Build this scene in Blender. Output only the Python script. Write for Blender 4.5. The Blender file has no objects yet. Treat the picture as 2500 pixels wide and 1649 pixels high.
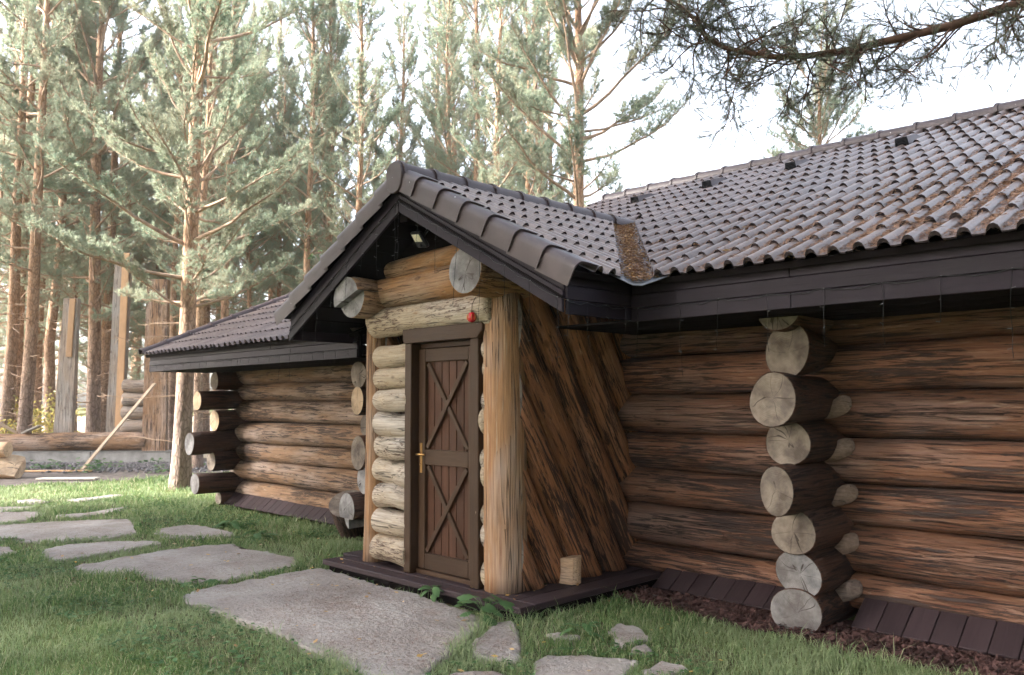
import bpy, bmesh, math, random
import numpy as np
from mathutils import Vector, Matrix

SC = bpy.context.scene
COL = SC.collection
rad = math.radians
rng = np.random.default_rng(7)
random.seed(7)

# ------------------------------------------------------------------ camera
yaw, pitch, roll = rad(135.378), rad(4.428), rad(-0.18)
fw = Vector((math.cos(yaw) * math.cos(pitch), math.sin(yaw) * math.cos(pitch), math.sin(pitch)))
rt = Vector((math.sin(yaw), -math.cos(yaw), 0))
up = rt.cross(fw)
rt2 = math.cos(roll) * rt + math.sin(roll) * up
up2 = -math.sin(roll) * rt + math.cos(roll) * up
CAM = Vector((0, 0, 1.55))
cd = bpy.data.cameras.new('camera')
cam = bpy.data.objects.new('camera', cd)
COL.objects.link(cam)
m = Matrix((rt2, up2, -fw)).transposed().to_4x4()
m.translation = CAM
cam.matrix_world = m
cd.sensor_width = 36
cd.lens = 28.9
cd.clip_end = 600
cd.clip_start = 0.05
cd.dof.use_dof = True
cd.dof.focus_distance = 6.8
cd.dof.aperture_fstop = 3.2
SC.camera = cam

# ------------------------------------------------------------------ sky, sun, exposure
SUN_EL, SUN_DIR = rad(27), Vector((-0.55, -0.84, 0)).normalized()
w = bpy.data.worlds.new('World')
SC.world = w
w.use_nodes = True
nt = w.node_tree
bg = nt.nodes['Background']
sky = nt.nodes.new('ShaderNodeTexSky')
sky.sky_type = 'NISHITA'
sky.sun_disc = False
sky.sun_elevation = SUN_EL
sky.sun_rotation = math.atan2(SUN_DIR.x, SUN_DIR.y)
sky.air_density = 1.0
sky.dust_density = 3.5
sky.ozone_density = 1.0
hs = nt.nodes.new('ShaderNodeHueSaturation')
hs.inputs['Saturation'].default_value = 0.45
nt.links.new(sky.outputs[0], hs.inputs['Color'])
nt.links.new(hs.outputs[0], bg.inputs[0])
bg.inputs[1].default_value = 0.15

sd = bpy.data.lights.new('sun', 'SUN')
sd.energy = 5.0
sd.angle = rad(8)
sd.color = (1.0, 0.96, 0.91)
sun = bpy.data.objects.new('sun', sd)
COL.objects.link(sun)
sv = Vector((SUN_DIR.x * math.cos(SUN_EL), SUN_DIR.y * math.cos(SUN_EL), math.sin(SUN_EL)))
sun.rotation_euler = sv.to_track_quat('Z', 'Y').to_euler()
sun.location = (-15, -25, 30)

SC.view_settings.view_transform = 'Standard'
SC.view_settings.look = 'None'
SC.view_settings.exposure = 2.5
SC.view_settings.gamma = 1
SC.cycles.max_bounces = 8
SC.cycles.diffuse_bounces = 4
SC.cycles.transmission_bounces = 6
SC.cycles.transparent_max_bounces = 4
SC.cycles.caustics_reflective = False
SC.cycles.caustics_refractive = False
SC.cycles.sample_clamp_indirect = 6
SC.cycles.use_denoising = True
SC.cycles.use_adaptive_sampling = True
SC.cycles.adaptive_threshold = 0.03

# ------------------------------------------------------------------ materials
MATS = {}


def new_mat(name):
    mt = bpy.data.materials.new(name)
    mt.use_nodes = True
    t = mt.node_tree
    b = t.nodes['Principled BSDF']
    MATS[name] = mt
    return mt, t, b


def node(t, kind, **kw):
    n = t.nodes.new(kind)
    for k, v in kw.items():
        if k.startswith('i_'):
            key = k[2:]
            key = int(key) if key.isdigit() else key.replace('_', ' ')
            n.inputs[key].default_value = v
        else:
            setattr(n, k, v)
    return n


def ramp(t, fac, stops, interp='LINEAR'):
    n = t.nodes.new('ShaderNodeValToRGB')
    n.color_ramp.interpolation = interp
    el = n.color_ramp.elements
    while len(el) < len(stops):
        el.new(0.5)
    for e, (p, c) in zip(el, stops):
        e.position = p
        e.color = (*c, 1) if len(c) == 3 else c
    t.links.new(fac, n.inputs[0])
    return n.outputs[0]


def mix(t, fac, a, b, mode='MIX'):
    n = t.nodes.new('ShaderNodeMix')
    n.data_type = 'RGBA'
    n.blend_type = mode
    for s, v in ((n.inputs[0], fac), (n.inputs[6], a), (n.inputs[7], b)):
        if isinstance(v, (int, float)):
            s.default_value = v
        elif isinstance(v, tuple):
            s.default_value = (*v, 1)
        else:
            t.links.new(v, s)
    return n.outputs[2]


def math_(t, op, a, b=None, c=None):
    n = t.nodes.new('ShaderNodeMath')
    n.operation = op
    for s, v in zip(n.inputs, (a, b, c)):
        if v is None:
            continue
        if isinstance(v, (int, float)):
            s.default_value = v
        else:
            t.links.new(v, s)
    return n.outputs[0]


def coords(t, scale, kind='Object', rand=True):
    tc = t.nodes.new('ShaderNodeTexCoord')
    mp = t.nodes.new('ShaderNodeMapping')
    mp.inputs['Scale'].default_value = scale
    t.links.new(tc.outputs[kind], mp.inputs[0])
    if rand:
        oi = t.nodes.new('ShaderNodeObjectInfo')
        mu = math_(t, 'MULTIPLY', oi.outputs['Random'], 57.0)
        cb = t.nodes.new('ShaderNodeCombineXYZ')
        for i in range(3):
            t.links.new(mu, cb.inputs[i])
        t.links.new(cb.outputs[0], mp.inputs['Location'])
    return mp.outputs[0]


def noise(t, vec, scale, detail=4, rough=0.55, dist=0.0):
    n = t.nodes.new('ShaderNodeTexNoise')
    n.inputs['Scale'].default_value = scale
    n.inputs['Detail'].default_value = detail
    n.inputs['Roughness'].default_value = rough
    n.inputs['Distortion'].default_value = dist
    if vec is not None:
        t.links.new(vec, n.inputs['Vector'])
    return n.outputs['Fac']


def bump(t, b, h, strength=0.4, dist=0.02):
    n = t.nodes.new('ShaderNodeBump')
    n.inputs['Strength'].default_value = strength
    n.inputs['Distance'].default_value = dist
    t.links.new(h, n.inputs['Height'])
    t.links.new(n.outputs[0], b.inputs['Normal'])


def wood_log(name, pale, mid, red, dark, dark_at=0.56, grey=(0.3, 0.27, 0.25), grey_amt=0.35, stretch=0.16, rough=0.75, hue_rand=0.2, freq=22):
    """peeled log: streaky colour along local X, ragged dark patches of left-over bast"""
    mt, t, b = new_mat(name)
    v1 = coords(t, (stretch, 1, 1))
    v2 = coords(t, (0.35, 1, 1))
    v3 = coords(t, (0.03, 1, 1))
    n1 = noise(t, v1, freq, 6, 0.68, 0.5)
    base = ramp(t, n1, [(0.30, red), (0.45, mid), (0.58, mid), (0.72, pale)])
    n2 = noise(t, v2, 2.6, 3, 0.6)
    g = ramp(t, n2, [(0.45, (0, 0, 0)), (0.68, (1, 1, 1))])
    base = mix(t, math_(t, 'MULTIPLY', g, grey_amt), base, grey)
    n3 = noise(t, v3, 70, 3, 0.7)
    base = mix(t, 0.55, base, ramp(t, n3, [(0.3, (0.35, 0.35, 0.35)), (0.68, (1.3, 1.3, 1.3))]), 'MULTIPLY')
    v4 = coords(t, (stretch * 0.55, 1, 1))
    n4 = noise(t, v4, freq * 1.25, 8, 0.7, 0.8)
    n5 = noise(t, v2, 2.4, 3, 0.55)
    th = math_(t, 'ADD', n4, math_(t, 'MULTIPLY', math_(t, 'SUBTRACT', n5, 0.5), 0.42))
    dm = ramp(t, th, [(dark_at - 0.02, (0, 0, 0)), (dark_at + 0.05, (1, 1, 1))])
    base = mix(t, math_(t, 'MULTIPLY', dm, 0.88), base, dark)
    vc = coords(t, (0.035, 1, 1))
    nc = noise(t, vc, 9, 3, 0.6, 0.3)
    ckm = ramp(t, math_(t, 'ABSOLUTE', math_(t, 'SUBTRACT', nc, 0.5)), [(0.0, (1, 1, 1)), (0.012, (0, 0, 0))])
    ckm = math_(t, 'MULTIPLY', ckm, math_(t, 'GREATER_THAN', n2, 0.5))
    base = mix(t, math_(t, 'MULTIPLY', ckm, 0.8), base, (0.018, 0.012, 0.010))
    vk = t.nodes.new('ShaderNodeTexVoronoi')
    vk.inputs['Scale'].default_value = 3.2
    t.links.new(coords(t, (0.6, 1, 1)), vk.inputs['Vector'])
    km = ramp(t, math_(t, 'ADD', vk.outputs['Distance'], math_(t, 'MULTIPLY', n3, 0.03)), [(0.03, (0.2, 0.2, 0.2)), (0.055, (1, 1, 1)), (0.085, (0.85, 0.85, 0.85)), (0.11, (0, 0, 0))])
    base = mix(t, math_(t, 'MULTIPLY', km, 0.55), base, (0.055, 0.026, 0.016))
    oi = t.nodes.new('ShaderNodeObjectInfo')
    br = math_(t, 'MULTIPLY_ADD', oi.outputs['Random'], hue_rand * 2, 1 - hue_rand)
    hsn = t.nodes.new('ShaderNodeHueSaturation')
    t.links.new(base, hsn.inputs['Color'])
    t.links.new(br, hsn.inputs['Value'])
    t.links.new(hsn.outputs[0], b.inputs['Base Color'])
    b.inputs['Roughness'].default_value = rough
    b.inputs['Specular IOR Level'].default_value = 0.3
    hgt = math_(t, 'ADD', math_(t, 'MULTIPLY', dm, 0.5), math_(t, 'MULTIPLY', n3, 0.6))
    bump(t, b, math_(t, 'SUBTRACT', math_(t, 'ADD', hgt, n1), math_(t, 'MULTIPLY', ckm, 1.5)), 0.7, 0.014)
    return mt


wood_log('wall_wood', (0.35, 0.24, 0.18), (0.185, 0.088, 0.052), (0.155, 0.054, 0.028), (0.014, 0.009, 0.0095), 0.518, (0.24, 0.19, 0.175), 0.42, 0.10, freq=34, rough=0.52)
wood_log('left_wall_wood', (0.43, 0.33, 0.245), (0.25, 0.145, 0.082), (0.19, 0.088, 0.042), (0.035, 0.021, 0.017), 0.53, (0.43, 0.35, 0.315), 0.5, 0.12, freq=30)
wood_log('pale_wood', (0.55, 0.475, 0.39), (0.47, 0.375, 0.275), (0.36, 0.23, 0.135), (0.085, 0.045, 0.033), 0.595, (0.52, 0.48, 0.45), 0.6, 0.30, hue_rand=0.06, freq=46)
wood_log('orange_wood', (0.50, 0.36, 0.22), (0.34, 0.175, 0.075), (0.25, 0.10, 0.04), (0.07, 0.033, 0.02), 0.57, (0.43, 0.38, 0.33), 0.5, 0.2, hue_rand=0.1, freq=36)
wood_log('post_wood', (0.46, 0.34, 0.24), (0.35, 0.19, 0.095), (0.27, 0.105, 0.045), (0.05, 0.028, 0.022), 0.565, (0.43, 0.38, 0.35), 0.6, 0.045, hue_rand=0.05, freq=38)
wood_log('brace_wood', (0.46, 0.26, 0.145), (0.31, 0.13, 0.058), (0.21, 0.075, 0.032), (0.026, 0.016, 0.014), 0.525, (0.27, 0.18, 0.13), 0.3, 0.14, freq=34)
wood_log('corner_wood', (0.15, 0.08, 0.055), (0.085, 0.04, 0.026), (0.06, 0.027, 0.018), (0.018, 0.012, 0.011), 0.54, (0.11, 0.085, 0.08), 0.3, 0.12, freq=30)
wood_log('weathered_wood', (0.40, 0.34, 0.29), (0.31, 0.245, 0.20), (0.26, 0.17, 0.12), (0.09, 0.065, 0.055), 0.58, (0.34, 0.325, 0.32), 0.7, 0.08, hue_rand=0.12)
wood_log('fresh_wood', (0.66, 0.47, 0.33), (0.58, 0.38, 0.24), (0.48, 0.29, 0.17), (0.3, 0.17, 0.1), 0.66, (0.5, 0.42, 0.36), 0.4, 0.07, hue_rand=0.1)
wood_log('notch_wood', (0.30, 0.22, 0.175), (0.25, 0.175, 0.135), (0.2, 0.125, 0.085), (0.15, 0.09, 0.06), 0.68, (0.33, 0.28, 0.26), 0.4, 0.1, hue_rand=0.1)


def end_grain(name, c1, c2, c3, warm=0.0):
    mt, t, b = new_mat(name)
    tc = t.nodes.new('ShaderNodeTexCoord')
    sp = t.nodes.new('ShaderNodeSeparateXYZ')
    t.links.new(tc.outputs['Object'], sp.inputs[0])
    vr = coords(t, (1, 1, 1))
    wob = noise(t, vr, 5, 2, 0.5)
    y = math_(t, 'ADD', sp.outputs[1], math_(t, 'MULTIPLY', math_(t, 'SUBTRACT', wob, 0.5), 0.05))
    z = math_(t, 'ADD', sp.outputs[2], math_(t, 'MULTIPLY', math_(t, 'SUBTRACT', wob, 0.46), 0.06))
    r = math_(t, 'SQRT', math_(t, 'ADD', math_(t, 'MULTIPLY', y, y), math_(t, 'MULTIPLY', z, z)))
    rings = math_(t, 'SINE', math_(t, 'MULTIPLY', r, 620.0))
    n = noise(t, vr, 7, 4, 0.6)
    base = ramp(t, n, [(0.32, c3), (0.5, c2), (0.66, c1)])
    base = mix(t, 0.16, base, ramp(t, rings, [(0.2, (0.35, 0.3, 0.26)), (0.8, (1, 1, 1))]), 'MULTIPLY')
    ang = math_(t, 'ARCTAN2', y, z)
    oi = t.nodes.new('ShaderNodeObjectInfo')
    cb = t.nodes.new('ShaderNodeCombineXYZ')
    t.links.new(math_(t, 'MULTIPLY', ang, 0.55), cb.inputs[0])
    t.links.new(math_(t, 'MULTIPLY', r, 1.0), cb.inputs[1])
    t.links.new(math_(t, 'MULTIPLY', oi.outputs['Random'], 43.0), cb.inputs[2])
    cn = noise(t, cb.outputs[0], 0.9, 2, 0.6)
    cr = math_(t, 'ABSOLUTE', math_(t, 'SUBTRACT', cn, 0.53))
    wdt = math_(t, 'MULTIPLY', math_(t, 'SUBTRACT', 0.17, r), 0.055)
    ck = math_(t, 'LESS_THAN', cr, wdt)
    base = mix(t, math_(t, 'MULTIPLY', ck, 0.85), base, (0.035, 0.025, 0.02))
    st = noise(t, vr, 2.3, 5, 0.7)
    base = mix(t, ramp(t, st, [(0.47, (0, 0, 0)), (0.66, (0.75, 0.75, 0.75))]), base, (0.085, 0.07, 0.064))
    t.links.new(base, b.inputs['Base Color'])
    b.inputs['Roughness'].default_value = 0.85
    b.inputs['Specular IOR Level'].default_value = 0.2
    h = math_(t, 'ADD', math_(t, 'MULTIPLY', rings, 0.15), math_(t, 'MULTIPLY', ck, -3.0))
    bump(t, b, math_(t, 'ADD', h, n), 0.4, 0.008)
    return mt


end_grain('cut_end', (0.31, 0.26, 0.215), (0.215, 0.175, 0.145), (0.11, 0.087, 0.072))
end_grain('cut_end_grey', (0.34, 0.325, 0.325), (0.25, 0.24, 0.243), (0.14, 0.135, 0.142))
end_grain('cut_end_fresh', (0.58, 0.44, 0.31), (0.52, 0.38, 0.26), (0.44, 0.31, 0.2))


def plank_mat(name, c1, c2, rough=0.6, grain=0.6, sheen=0.35, knots=True):
    """painted or stained board: grain along local X"""
    mt, t, b = new_mat(name)
    v = coords(t, (0.06, 1, 1))
    n = noise(t, v, 45, 5, 0.65, 0.6)
    v2 = coords(t, (0.5, 1, 1))
    n2 = noise(t, v2, 4, 4, 0.6)
    base = mix(t, n, c1, c2)
    base = mix(t, 0.4, base, ramp(t, n2, [(0.3, (0.55, 0.55, 0.55)), (0.7, (1.25, 1.22, 1.2))]), 'MULTIPLY')
    oi = t.nodes.new('ShaderNodeObjectInfo')
    hsn = t.nodes.new('ShaderNodeHueSaturation')
    t.links.new(math_(t, 'MULTIPLY_ADD', oi.outputs['Random'], 0.35, 0.82), hsn.inputs['Value'])
    t.links.new(base, hsn.inputs['Color'])
    t.links.new(hsn.outputs[0], b.inputs['Base Color'])
    rr = math_(t, 'MULTIPLY_ADD', n2, 0.25, rough - 0.12)
    t.links.new(rr, b.inputs['Roughness'])
    b.inputs['Specular IOR Level'].default_value = sheen
    bump(t, b, n, grain, 0.004)
    return mt


plank_mat('fascia_paint', (0.0095, 0.0063, 0.0105), (0.021, 0.0145, 0.022), 0.55, 0.5, 0.16)
plank_mat('soffit_paint', (0.006, 0.0045, 0.005), (0.011, 0.008, 0.0085), 0.8, 0.4, 0.06)
plank_mat('door_stain', (0.038, 0.0165, 0.0095), (0.105, 0.047, 0.028), 0.55, 0.8, 0.15)
plank_mat('frame_stain', (0.038, 0.020, 0.0115), (0.076, 0.042, 0.024), 0.5, 0.6, 0.18)
plank_mat('deck_paint', (0.026, 0.0165, 0.019), (0.055, 0.036, 0.040), 0.6, 0.8, 0.2)
plank_mat('sawn_board', (0.36, 0.27, 0.2), (0.45, 0.35, 0.26), 0.8, 0.5, 0.2)
plank_mat('grey_board', (0.40, 0.36, 0.32), (0.55, 0.50, 0.45), 0.85, 0.5, 0.2)

# roof tile: weathered brown concrete
mt, t, b = new_mat('roof_tile')
tcn = coords(t, (1, 1, 1))
n = noise(t, tcn, 14, 6, 0.65)
n2 = noise(t, coords(t, (1, 1, 1), rand=False, kind='Object'), 160, 2, 0.5)
base = ramp(t, n, [(0.3, (0.115, 0.080, 0.070)), (0.55, (0.165, 0.120, 0.106)), (0.75, (0.22, 0.170, 0.154))])
base = mix(t, 0.35, base, ramp(t, n2, [(0.35, (0.6, 0.6, 0.6)), (0.6, (1.2, 1.2, 1.2))]), 'MULTIPLY')
oi = t.nodes.new('ShaderNodeObjectInfo')
hsn = t.nodes.new('ShaderNodeHueSaturation')
t.links.new(math_(t, 'MULTIPLY_ADD', oi.outputs['Random'], 0.25, 0.88), hsn.inputs['Value'])
t.links.new(base, hsn.inputs['Color'])
t.links.new(hsn.outputs[0], b.inputs['Base Color'])
t.links.new(math_(t, 'MULTIPLY_ADD', n, 0.14, 0.27), b.inputs['Roughness'])
b.inputs['Specular IOR Level'].default_value = 0.65
bump(t, b, n2, 0.15, 0.003)
# smooth glazed verge tile
mt, t, b = new_mat('verge_tile')
n = noise(t, coords(t, (1, 1, 1)), 5, 4, 0.6)
base = ramp(t, n, [(0.3, (0.048, 0.033, 0.034)), (0.7, (0.070, 0.050, 0.052))])
n2 = noise(t, coords(t, (1, 1, 1)), 26, 2, 0.5)
base = mix(t, ramp(t, n2, [(0.745, (0, 0, 0)), (0.77, (1, 1, 1))]), base, (0.6, 0.58, 0.55))
t.links.new(base, b.inputs['Base Color'])
b.inputs['Roughness'].default_value = 0.45
b.inputs['Specular IOR Level'].default_value = 0.35


def plain(name, col, rough=0.6, metal=0.0, spec=0.4, vary=0.2, vscale=20, bmp=0.0):
    mt, t, b = new_mat(name)
    n = noise(t, coords(t, (1, 1, 1)), vscale, 4, 0.6)
    lo = tuple(c * (1 - vary) for c in col)
    hi = tuple(min(1, c * (1 + vary)) for c in col)
    t.links.new(ramp(t, n, [(0.3, lo), (0.7, hi)]), b.inputs['Base Color'])
    b.inputs['Roughness'].default_value = rough
    b.inputs['Metallic'].default_value = metal
    b.inputs['Specular IOR Level'].default_value = spec
    if bmp:
        bump(t, b, n, bmp, 0.01)
    return mt


plain('tile_edge_shade', (0.035, 0.026, 0.027), 0.85, 0, 0.15, 0.4, 30)  # near-black front lips: shade on the roll ends put into the colour
plain('black_cable', (0.012, 0.012, 0.014), 0.5)
plain('clear_bulb', (0.2, 0.2, 0.21), 0.25, 0, 0.6)
plain('black_plastic', (0.012, 0.013, 0.017), 0.45)
plain('lamp_lens', (0.80, 0.74, 0.58), 0.35, 0, 0.5, 0.1, 120)
plain('brass', (0.62, 0.36, 0.14), 0.32, 1.0, 0.5, 0.15)
plain('steel', (0.22, 0.225, 0.25), 0.45, 0.9, 0.5, 0.15)
plain('concrete', (0.27, 0.26, 0.255), 0.9, 0, 0.2, 0.3, 3, 0.3)
plain('red_glass', (0.55, 0.012, 0.02), 0.12, 0, 0.7, 0.5, 30)
plain('gold_paint', (0.7, 0.45, 0.15), 0.3, 0.8)
plain('mulch_chip', (0.095, 0.05, 0.045), 0.85, 0, 0.2, 0.6, 6)
plain('needle_litter', (0.27, 0.165, 0.115), 0.8, 0, 0.25, 0.55, 25)
plain('stone_needles', (0.15, 0.068, 0.042), 0.85, 0, 0.15, 0.5, 25)
plain('wall_core', (0.04, 0.03, 0.025), 0.9)


def island_mat(name, stops, trans=0.25, rough=0.6, spec=0.3, patch=None, pscale=0.5):
    """foliage: colour by island, some light passing through"""
    mt, t, b = new_mat(name)
    g = t.nodes.new('ShaderNodeNewGeometry')
    col = ramp(t, g.outputs['Random Per Island'], stops)
    if patch:
        tc = t.nodes.new('ShaderNodeTexCoord')
        n = noise(t, tc.outputs['Object'], pscale, 3, 0.6)
        col = mix(t, ramp(t, n, [(0.42, (0, 0, 0)), (0.62, (0.75, 0.75, 0.75))]), col, patch)
    t.links.new(col, b.inputs['Base Color'])
    b.inputs['Roughness'].default_value = rough
    b.inputs['Specular IOR Level'].default_value = spec
    tr = t.nodes.new('ShaderNodeBsdfTranslucent')
    t.links.new(col, tr.inputs[0])
    ms = t.nodes.new('ShaderNodeMixShader')
    ms.inputs[0].default_value = trans
    t.links.new(b.outputs[0], ms.inputs[1])
    t.links.new(tr.outputs[0], ms.inputs[2])
    out = [x for x in t.nodes if x.type == 'OUTPUT_MATERIAL'][0]
    t.links.new(ms.outputs[0], out.inputs[0])
    return mt


island_mat('pine_needles', [(0.0, (0.195, 0.26, 0.19)), (0.45, (0.27, 0.345, 0.255)), (0.75, (0.33, 0.39, 0.285)), (0.93, (0.40, 0.41, 0.285)), (1.0, (0.45, 0.36, 0.24))], 0.5, 0.55, 0.35, (0.37, 0.36, 0.26), 0.55)
island_mat('branch_needles', [(0.0, (0.10, 0.12, 0.09)), (0.6, (0.155, 0.18, 0.13)), (0.9, (0.19, 0.195, 0.13)), (1.0, (0.27, 0.16, 0.11))], 0.4, 0.6, 0.25)
island_mat('grass_blades', [(0.0, (0.075, 0.155, 0.045)), (0.4, (0.13, 0.22, 0.072)), (0.72, (0.21, 0.285, 0.115)), (0.88, (0.33, 0.36, 0.19)), (1.0, (0.47, 0.43, 0.28))], 0.38, 0.55, 0.3, (0.32, 0.38, 0.21), 0.55)
island_mat('broad_leaf', [(0.0, (0.055, 0.12, 0.045)), (0.6, (0.09, 0.17, 0.065)), (1.0, (0.17, 0.25, 0.11))], 0.35, 0.6, 0.2)
island_mat('fallen_leaf', [(0.0, (0.35, 0.2, 0.10)), (0.4, (0.55, 0.36, 0.16)), (0.7, (0.62, 0.38, 0.08)), (1.0, (0.62, 0.48, 0.36))], 0.2, 0.7, 0.25)
island_mat('yellow_leaf', [(0.0, (0.36, 0.30, 0.07)), (0.5, (0.46, 0.38, 0.13)), (1.0, (0.30, 0.33, 0.14))], 0.4, 0.6, 0.3)
island_mat('valley_leaf', [(0.0, (0.22, 0.13, 0.085)), (0.45, (0.33, 0.2, 0.13)), (0.8, (0.5, 0.33, 0.2)), (0.92, (0.6, 0.36, 0.12)), (1.0, (0.65, 0.55, 0.45))], 0.1, 0.8, 0.2)

# pine bark: grey and plated low down, orange and flaking higher up
mt, t, b = new_mat('pine_bark')
v = coords(t, (1, 1, 0.35))
n = noise(t, v, 11, 6, 0.7, 0.4)
vo = t.nodes.new('ShaderNodeTexVoronoi')
vo.feature = 'DISTANCE_TO_EDGE'
vo.inputs['Scale'].default_value = 17
t.links.new(v, vo.inputs['Vector'])
low = ramp(t, n, [(0.3, (0.14, 0.095, 0.075)), (0.6, (0.29, 0.215, 0.175)), (0.75, (0.38, 0.30, 0.255))])
high = ramp(t, n, [(0.3, (0.26, 0.145, 0.085)), (0.55, (0.39, 0.245, 0.155)), (0.75, (0.47, 0.34, 0.25))])
tc = t.nodes.new('ShaderNodeTexCoord')
sp = t.nodes.new('ShaderNodeSeparateXYZ')
t.links.new(tc.outputs['Object'], sp.inputs[0])
zz = math_(t, 'ADD', sp.outputs[2], math_(t, 'MULTIPLY', n, 2.0))
hm = ramp(t, math_(t, 'MULTIPLY', zz, 0.1), [(0.22, (0, 0, 0)), (0.48, (1, 1, 1))])
base = mix(t, hm, low, high)
crk = ramp(t, vo.outputs['Distance'], [(0.0, (0.35, 0.35, 0.35)), (0.12, (1, 1, 1))])
base = mix(t, 0.75, base, crk, 'MULTIPLY')
t.links.new(base, b.inputs['Base Color'])
b.inputs['Roughness'].default_value = 0.85
b.inputs['Specular IOR Level'].default_value = 0.2
bump(t, b, math_(t, 'ADD', vo.outputs['Distance'], n), 0.7, 0.03)
plain('twig_bark', (0.36, 0.25, 0.18), 0.85, 0, 0.2, 0.35, 8)
plain('dark_twig', (0.10, 0.058, 0.042), 0.85, 0, 0.2, 0.35, 15, 0.5)

# flagstone
mt, t, b = new_mat('flagstone')
v = coords(t, (1, 1, 1))
n = noise(t, v, 1.6, 6, 0.65, 0.3)
n2 = noise(t, v, 28, 6, 0.7)
base = ramp(t, n, [(0.3, (0.26, 0.225, 0.205)), (0.5, (0.35, 0.312, 0.29)), (0.7, (0.43, 0.392, 0.37))])
base = mix(t, 0.5, base, ramp(t, n2, [(0.3, (0.6, 0.6, 0.6)), (0.65, (1.15, 1.15, 1.15))]), 'MULTIPLY')
n3 = noise(t, v, 3.3, 4, 0.6)
base = mix(t, ramp(t, n3, [(0.54, (0, 0, 0)), (0.72, (0.5, 0.5, 0.5))]), base, (0.22, 0.15, 0.12))
n4 = noise(t, v, 2.1, 5, 0.7, 0.5)
base = mix(t, ramp(t, n4, [(0.60, (0, 0, 0)), (0.74, (0.4, 0.4, 0.4))]), base, (0.17, 0.17, 0.11))
t.links.new(base, b.inputs['Base Color'])
b.inputs['Roughness'].default_value = 0.8
b.inputs['Specular IOR Level'].default_value = 0.3
bump(t, b, math_(t, 'ADD', n2, math_(t, 'MULTIPLY', n, 3)), 0.9, 0.03)

# ground: soil, moss and thin grass
mt, t, b = new_mat('soil_grass')
tc = t.nodes.new('ShaderNodeTexCoord')
n = noise(t, tc.outputs['Object'], 0.45, 6, 0.65)
n2 = noise(t, tc.outputs['Object'], 35, 5, 0.7)
base = ramp(t, n, [(0.3, (0.085, 0.11, 0.035)), (0.5, (0.125, 0.15, 0.055)), (0.7, (0.17, 0.155, 0.085))])
base = mix(t, 0.6, base, ramp(t, n2, [(0.3, (0.45, 0.45, 0.45)), (0.7, (1.3, 1.3, 1.3))]), 'MULTIPLY')
t.links.new(base, b.inputs['Base Color'])
b.inputs['Roughness'].default_value = 0.95
b.inputs['Specular IOR Level'].default_value = 0.1
bump(t, b, n2, 0.5, 0.02)
plain('mulch_soil', (0.075, 0.042, 0.038), 0.95, 0, 0.1, 0.5, 40, 0.6)
plain('bed_soil', (0.10, 0.10, 0.05), 0.95, 0, 0.1, 0.5, 20, 0.5)
plain('yard_soil', (0.13, 0.11, 0.10), 0.95, 0, 0.1, 0.35, 6, 0.6)
plain('gravel_stone', (0.15, 0.14, 0.145), 0.85, 0, 0.2, 0.45, 8)
plain('forest_litter', (0.36, 0.31, 0.24), 0.95, 0, 0.1, 0.35, 1.2, 0.4)

# ------------------------------------------------------------------ mesh helpers


def arr_mesh(name, verts, polys_list):
    """polys_list: list of int arrays (M,k)"""
    me = bpy.data.meshes.new(name)
    verts = np.asarray(verts, dtype=np.float32).reshape(-1, 3)
    polys_list = [np.asarray(p, dtype=np.int32) for p in polys_list if len(p)]
    nl = sum(p.size for p in polys_list)
    npoly = sum(len(p) for p in polys_list)
    me.vertices.add(len(verts))
    me.vertices.foreach_set('co', verts.ravel())
    me.loops.add(nl)
    me.polygons.add(npoly)
    me.loops.foreach_set('vertex_index', np.concatenate([p.ravel() for p in polys_list]))
    tot = np.concatenate([np.full(len(p), p.shape[1], dtype=np.int32) for p in polys_list])
    st = np.concatenate([[0], np.cumsum(tot)[:-1]]).astype(np.int32)
    me.polygons.foreach_set('loop_start', st)
    me.polygons.foreach_set('loop_total', tot)
    me.update(calc_edges=True)
    me.validate()
    return me


def smooth(me, flag=True):
    me.polygons.foreach_set('use_smooth', np.full(len(me.polygons), flag))
    me.update()


def add(name, me, mats, parent=None, mw=None, **props):
    o = bpy.data.objects.new(name, me)
    COL.objects.link(o)
    if isinstance(mats, str):
        mats = [mats]
    if mats is not None and me is not None and len(me.materials) == 0:
        for k in mats:
            me.materials.append(MATS[k])
    if parent is not None:
        o.parent = parent
        o.matrix_parent_inverse = PW[parent.name].inverted()
    if mw is not None:
        o.matrix_basis = mw
    PW[o.name] = mw.copy() if mw is not None else Matrix.Identity(4)
    for k, v in props.items():
        o[k] = v
    return o


PW = {}


def thing(name, label, cat, loc=(0, 0, 0), group=None):
    o = add(name, None, None, None, Matrix.Translation(loc), label=label, category=cat)
    o.empty_display_size = 0.2
    if group:
        o['group'] = group
    return o


def frame(origin, xdir, updir=(0, 0, 1)):
    """matrix with local X along xdir, local Z near updir"""
    x = Vector(xdir).normalized()
    z = Vector(updir)
    y = z.cross(x).normalized()
    z = x.cross(y)
    mm = Matrix((x, y, z)).transposed().to_4x4()
    mm.translation = Vector(origin)
    return mm


def box_mesh(name, sx, sy, sz, bev=0.004, ctr=(0, 0, 0)):
    bm = bmesh.new()
    bmesh.ops.create_cube(bm, size=1)
    for v in bm.verts:
        v.co = Vector((v.co.x * sx + ctr[0], v.co.y * sy + ctr[1], v.co.z * sz + ctr[2]))
    if bev:
        bmesh.ops.bevel(bm, geom=bm.edges[:], offset=bev, segments=1, affect='EDGES')
    me = bpy.data.meshes.new(name)
    bm.to_mesh(me)
    bm.free()
    return me


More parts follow.
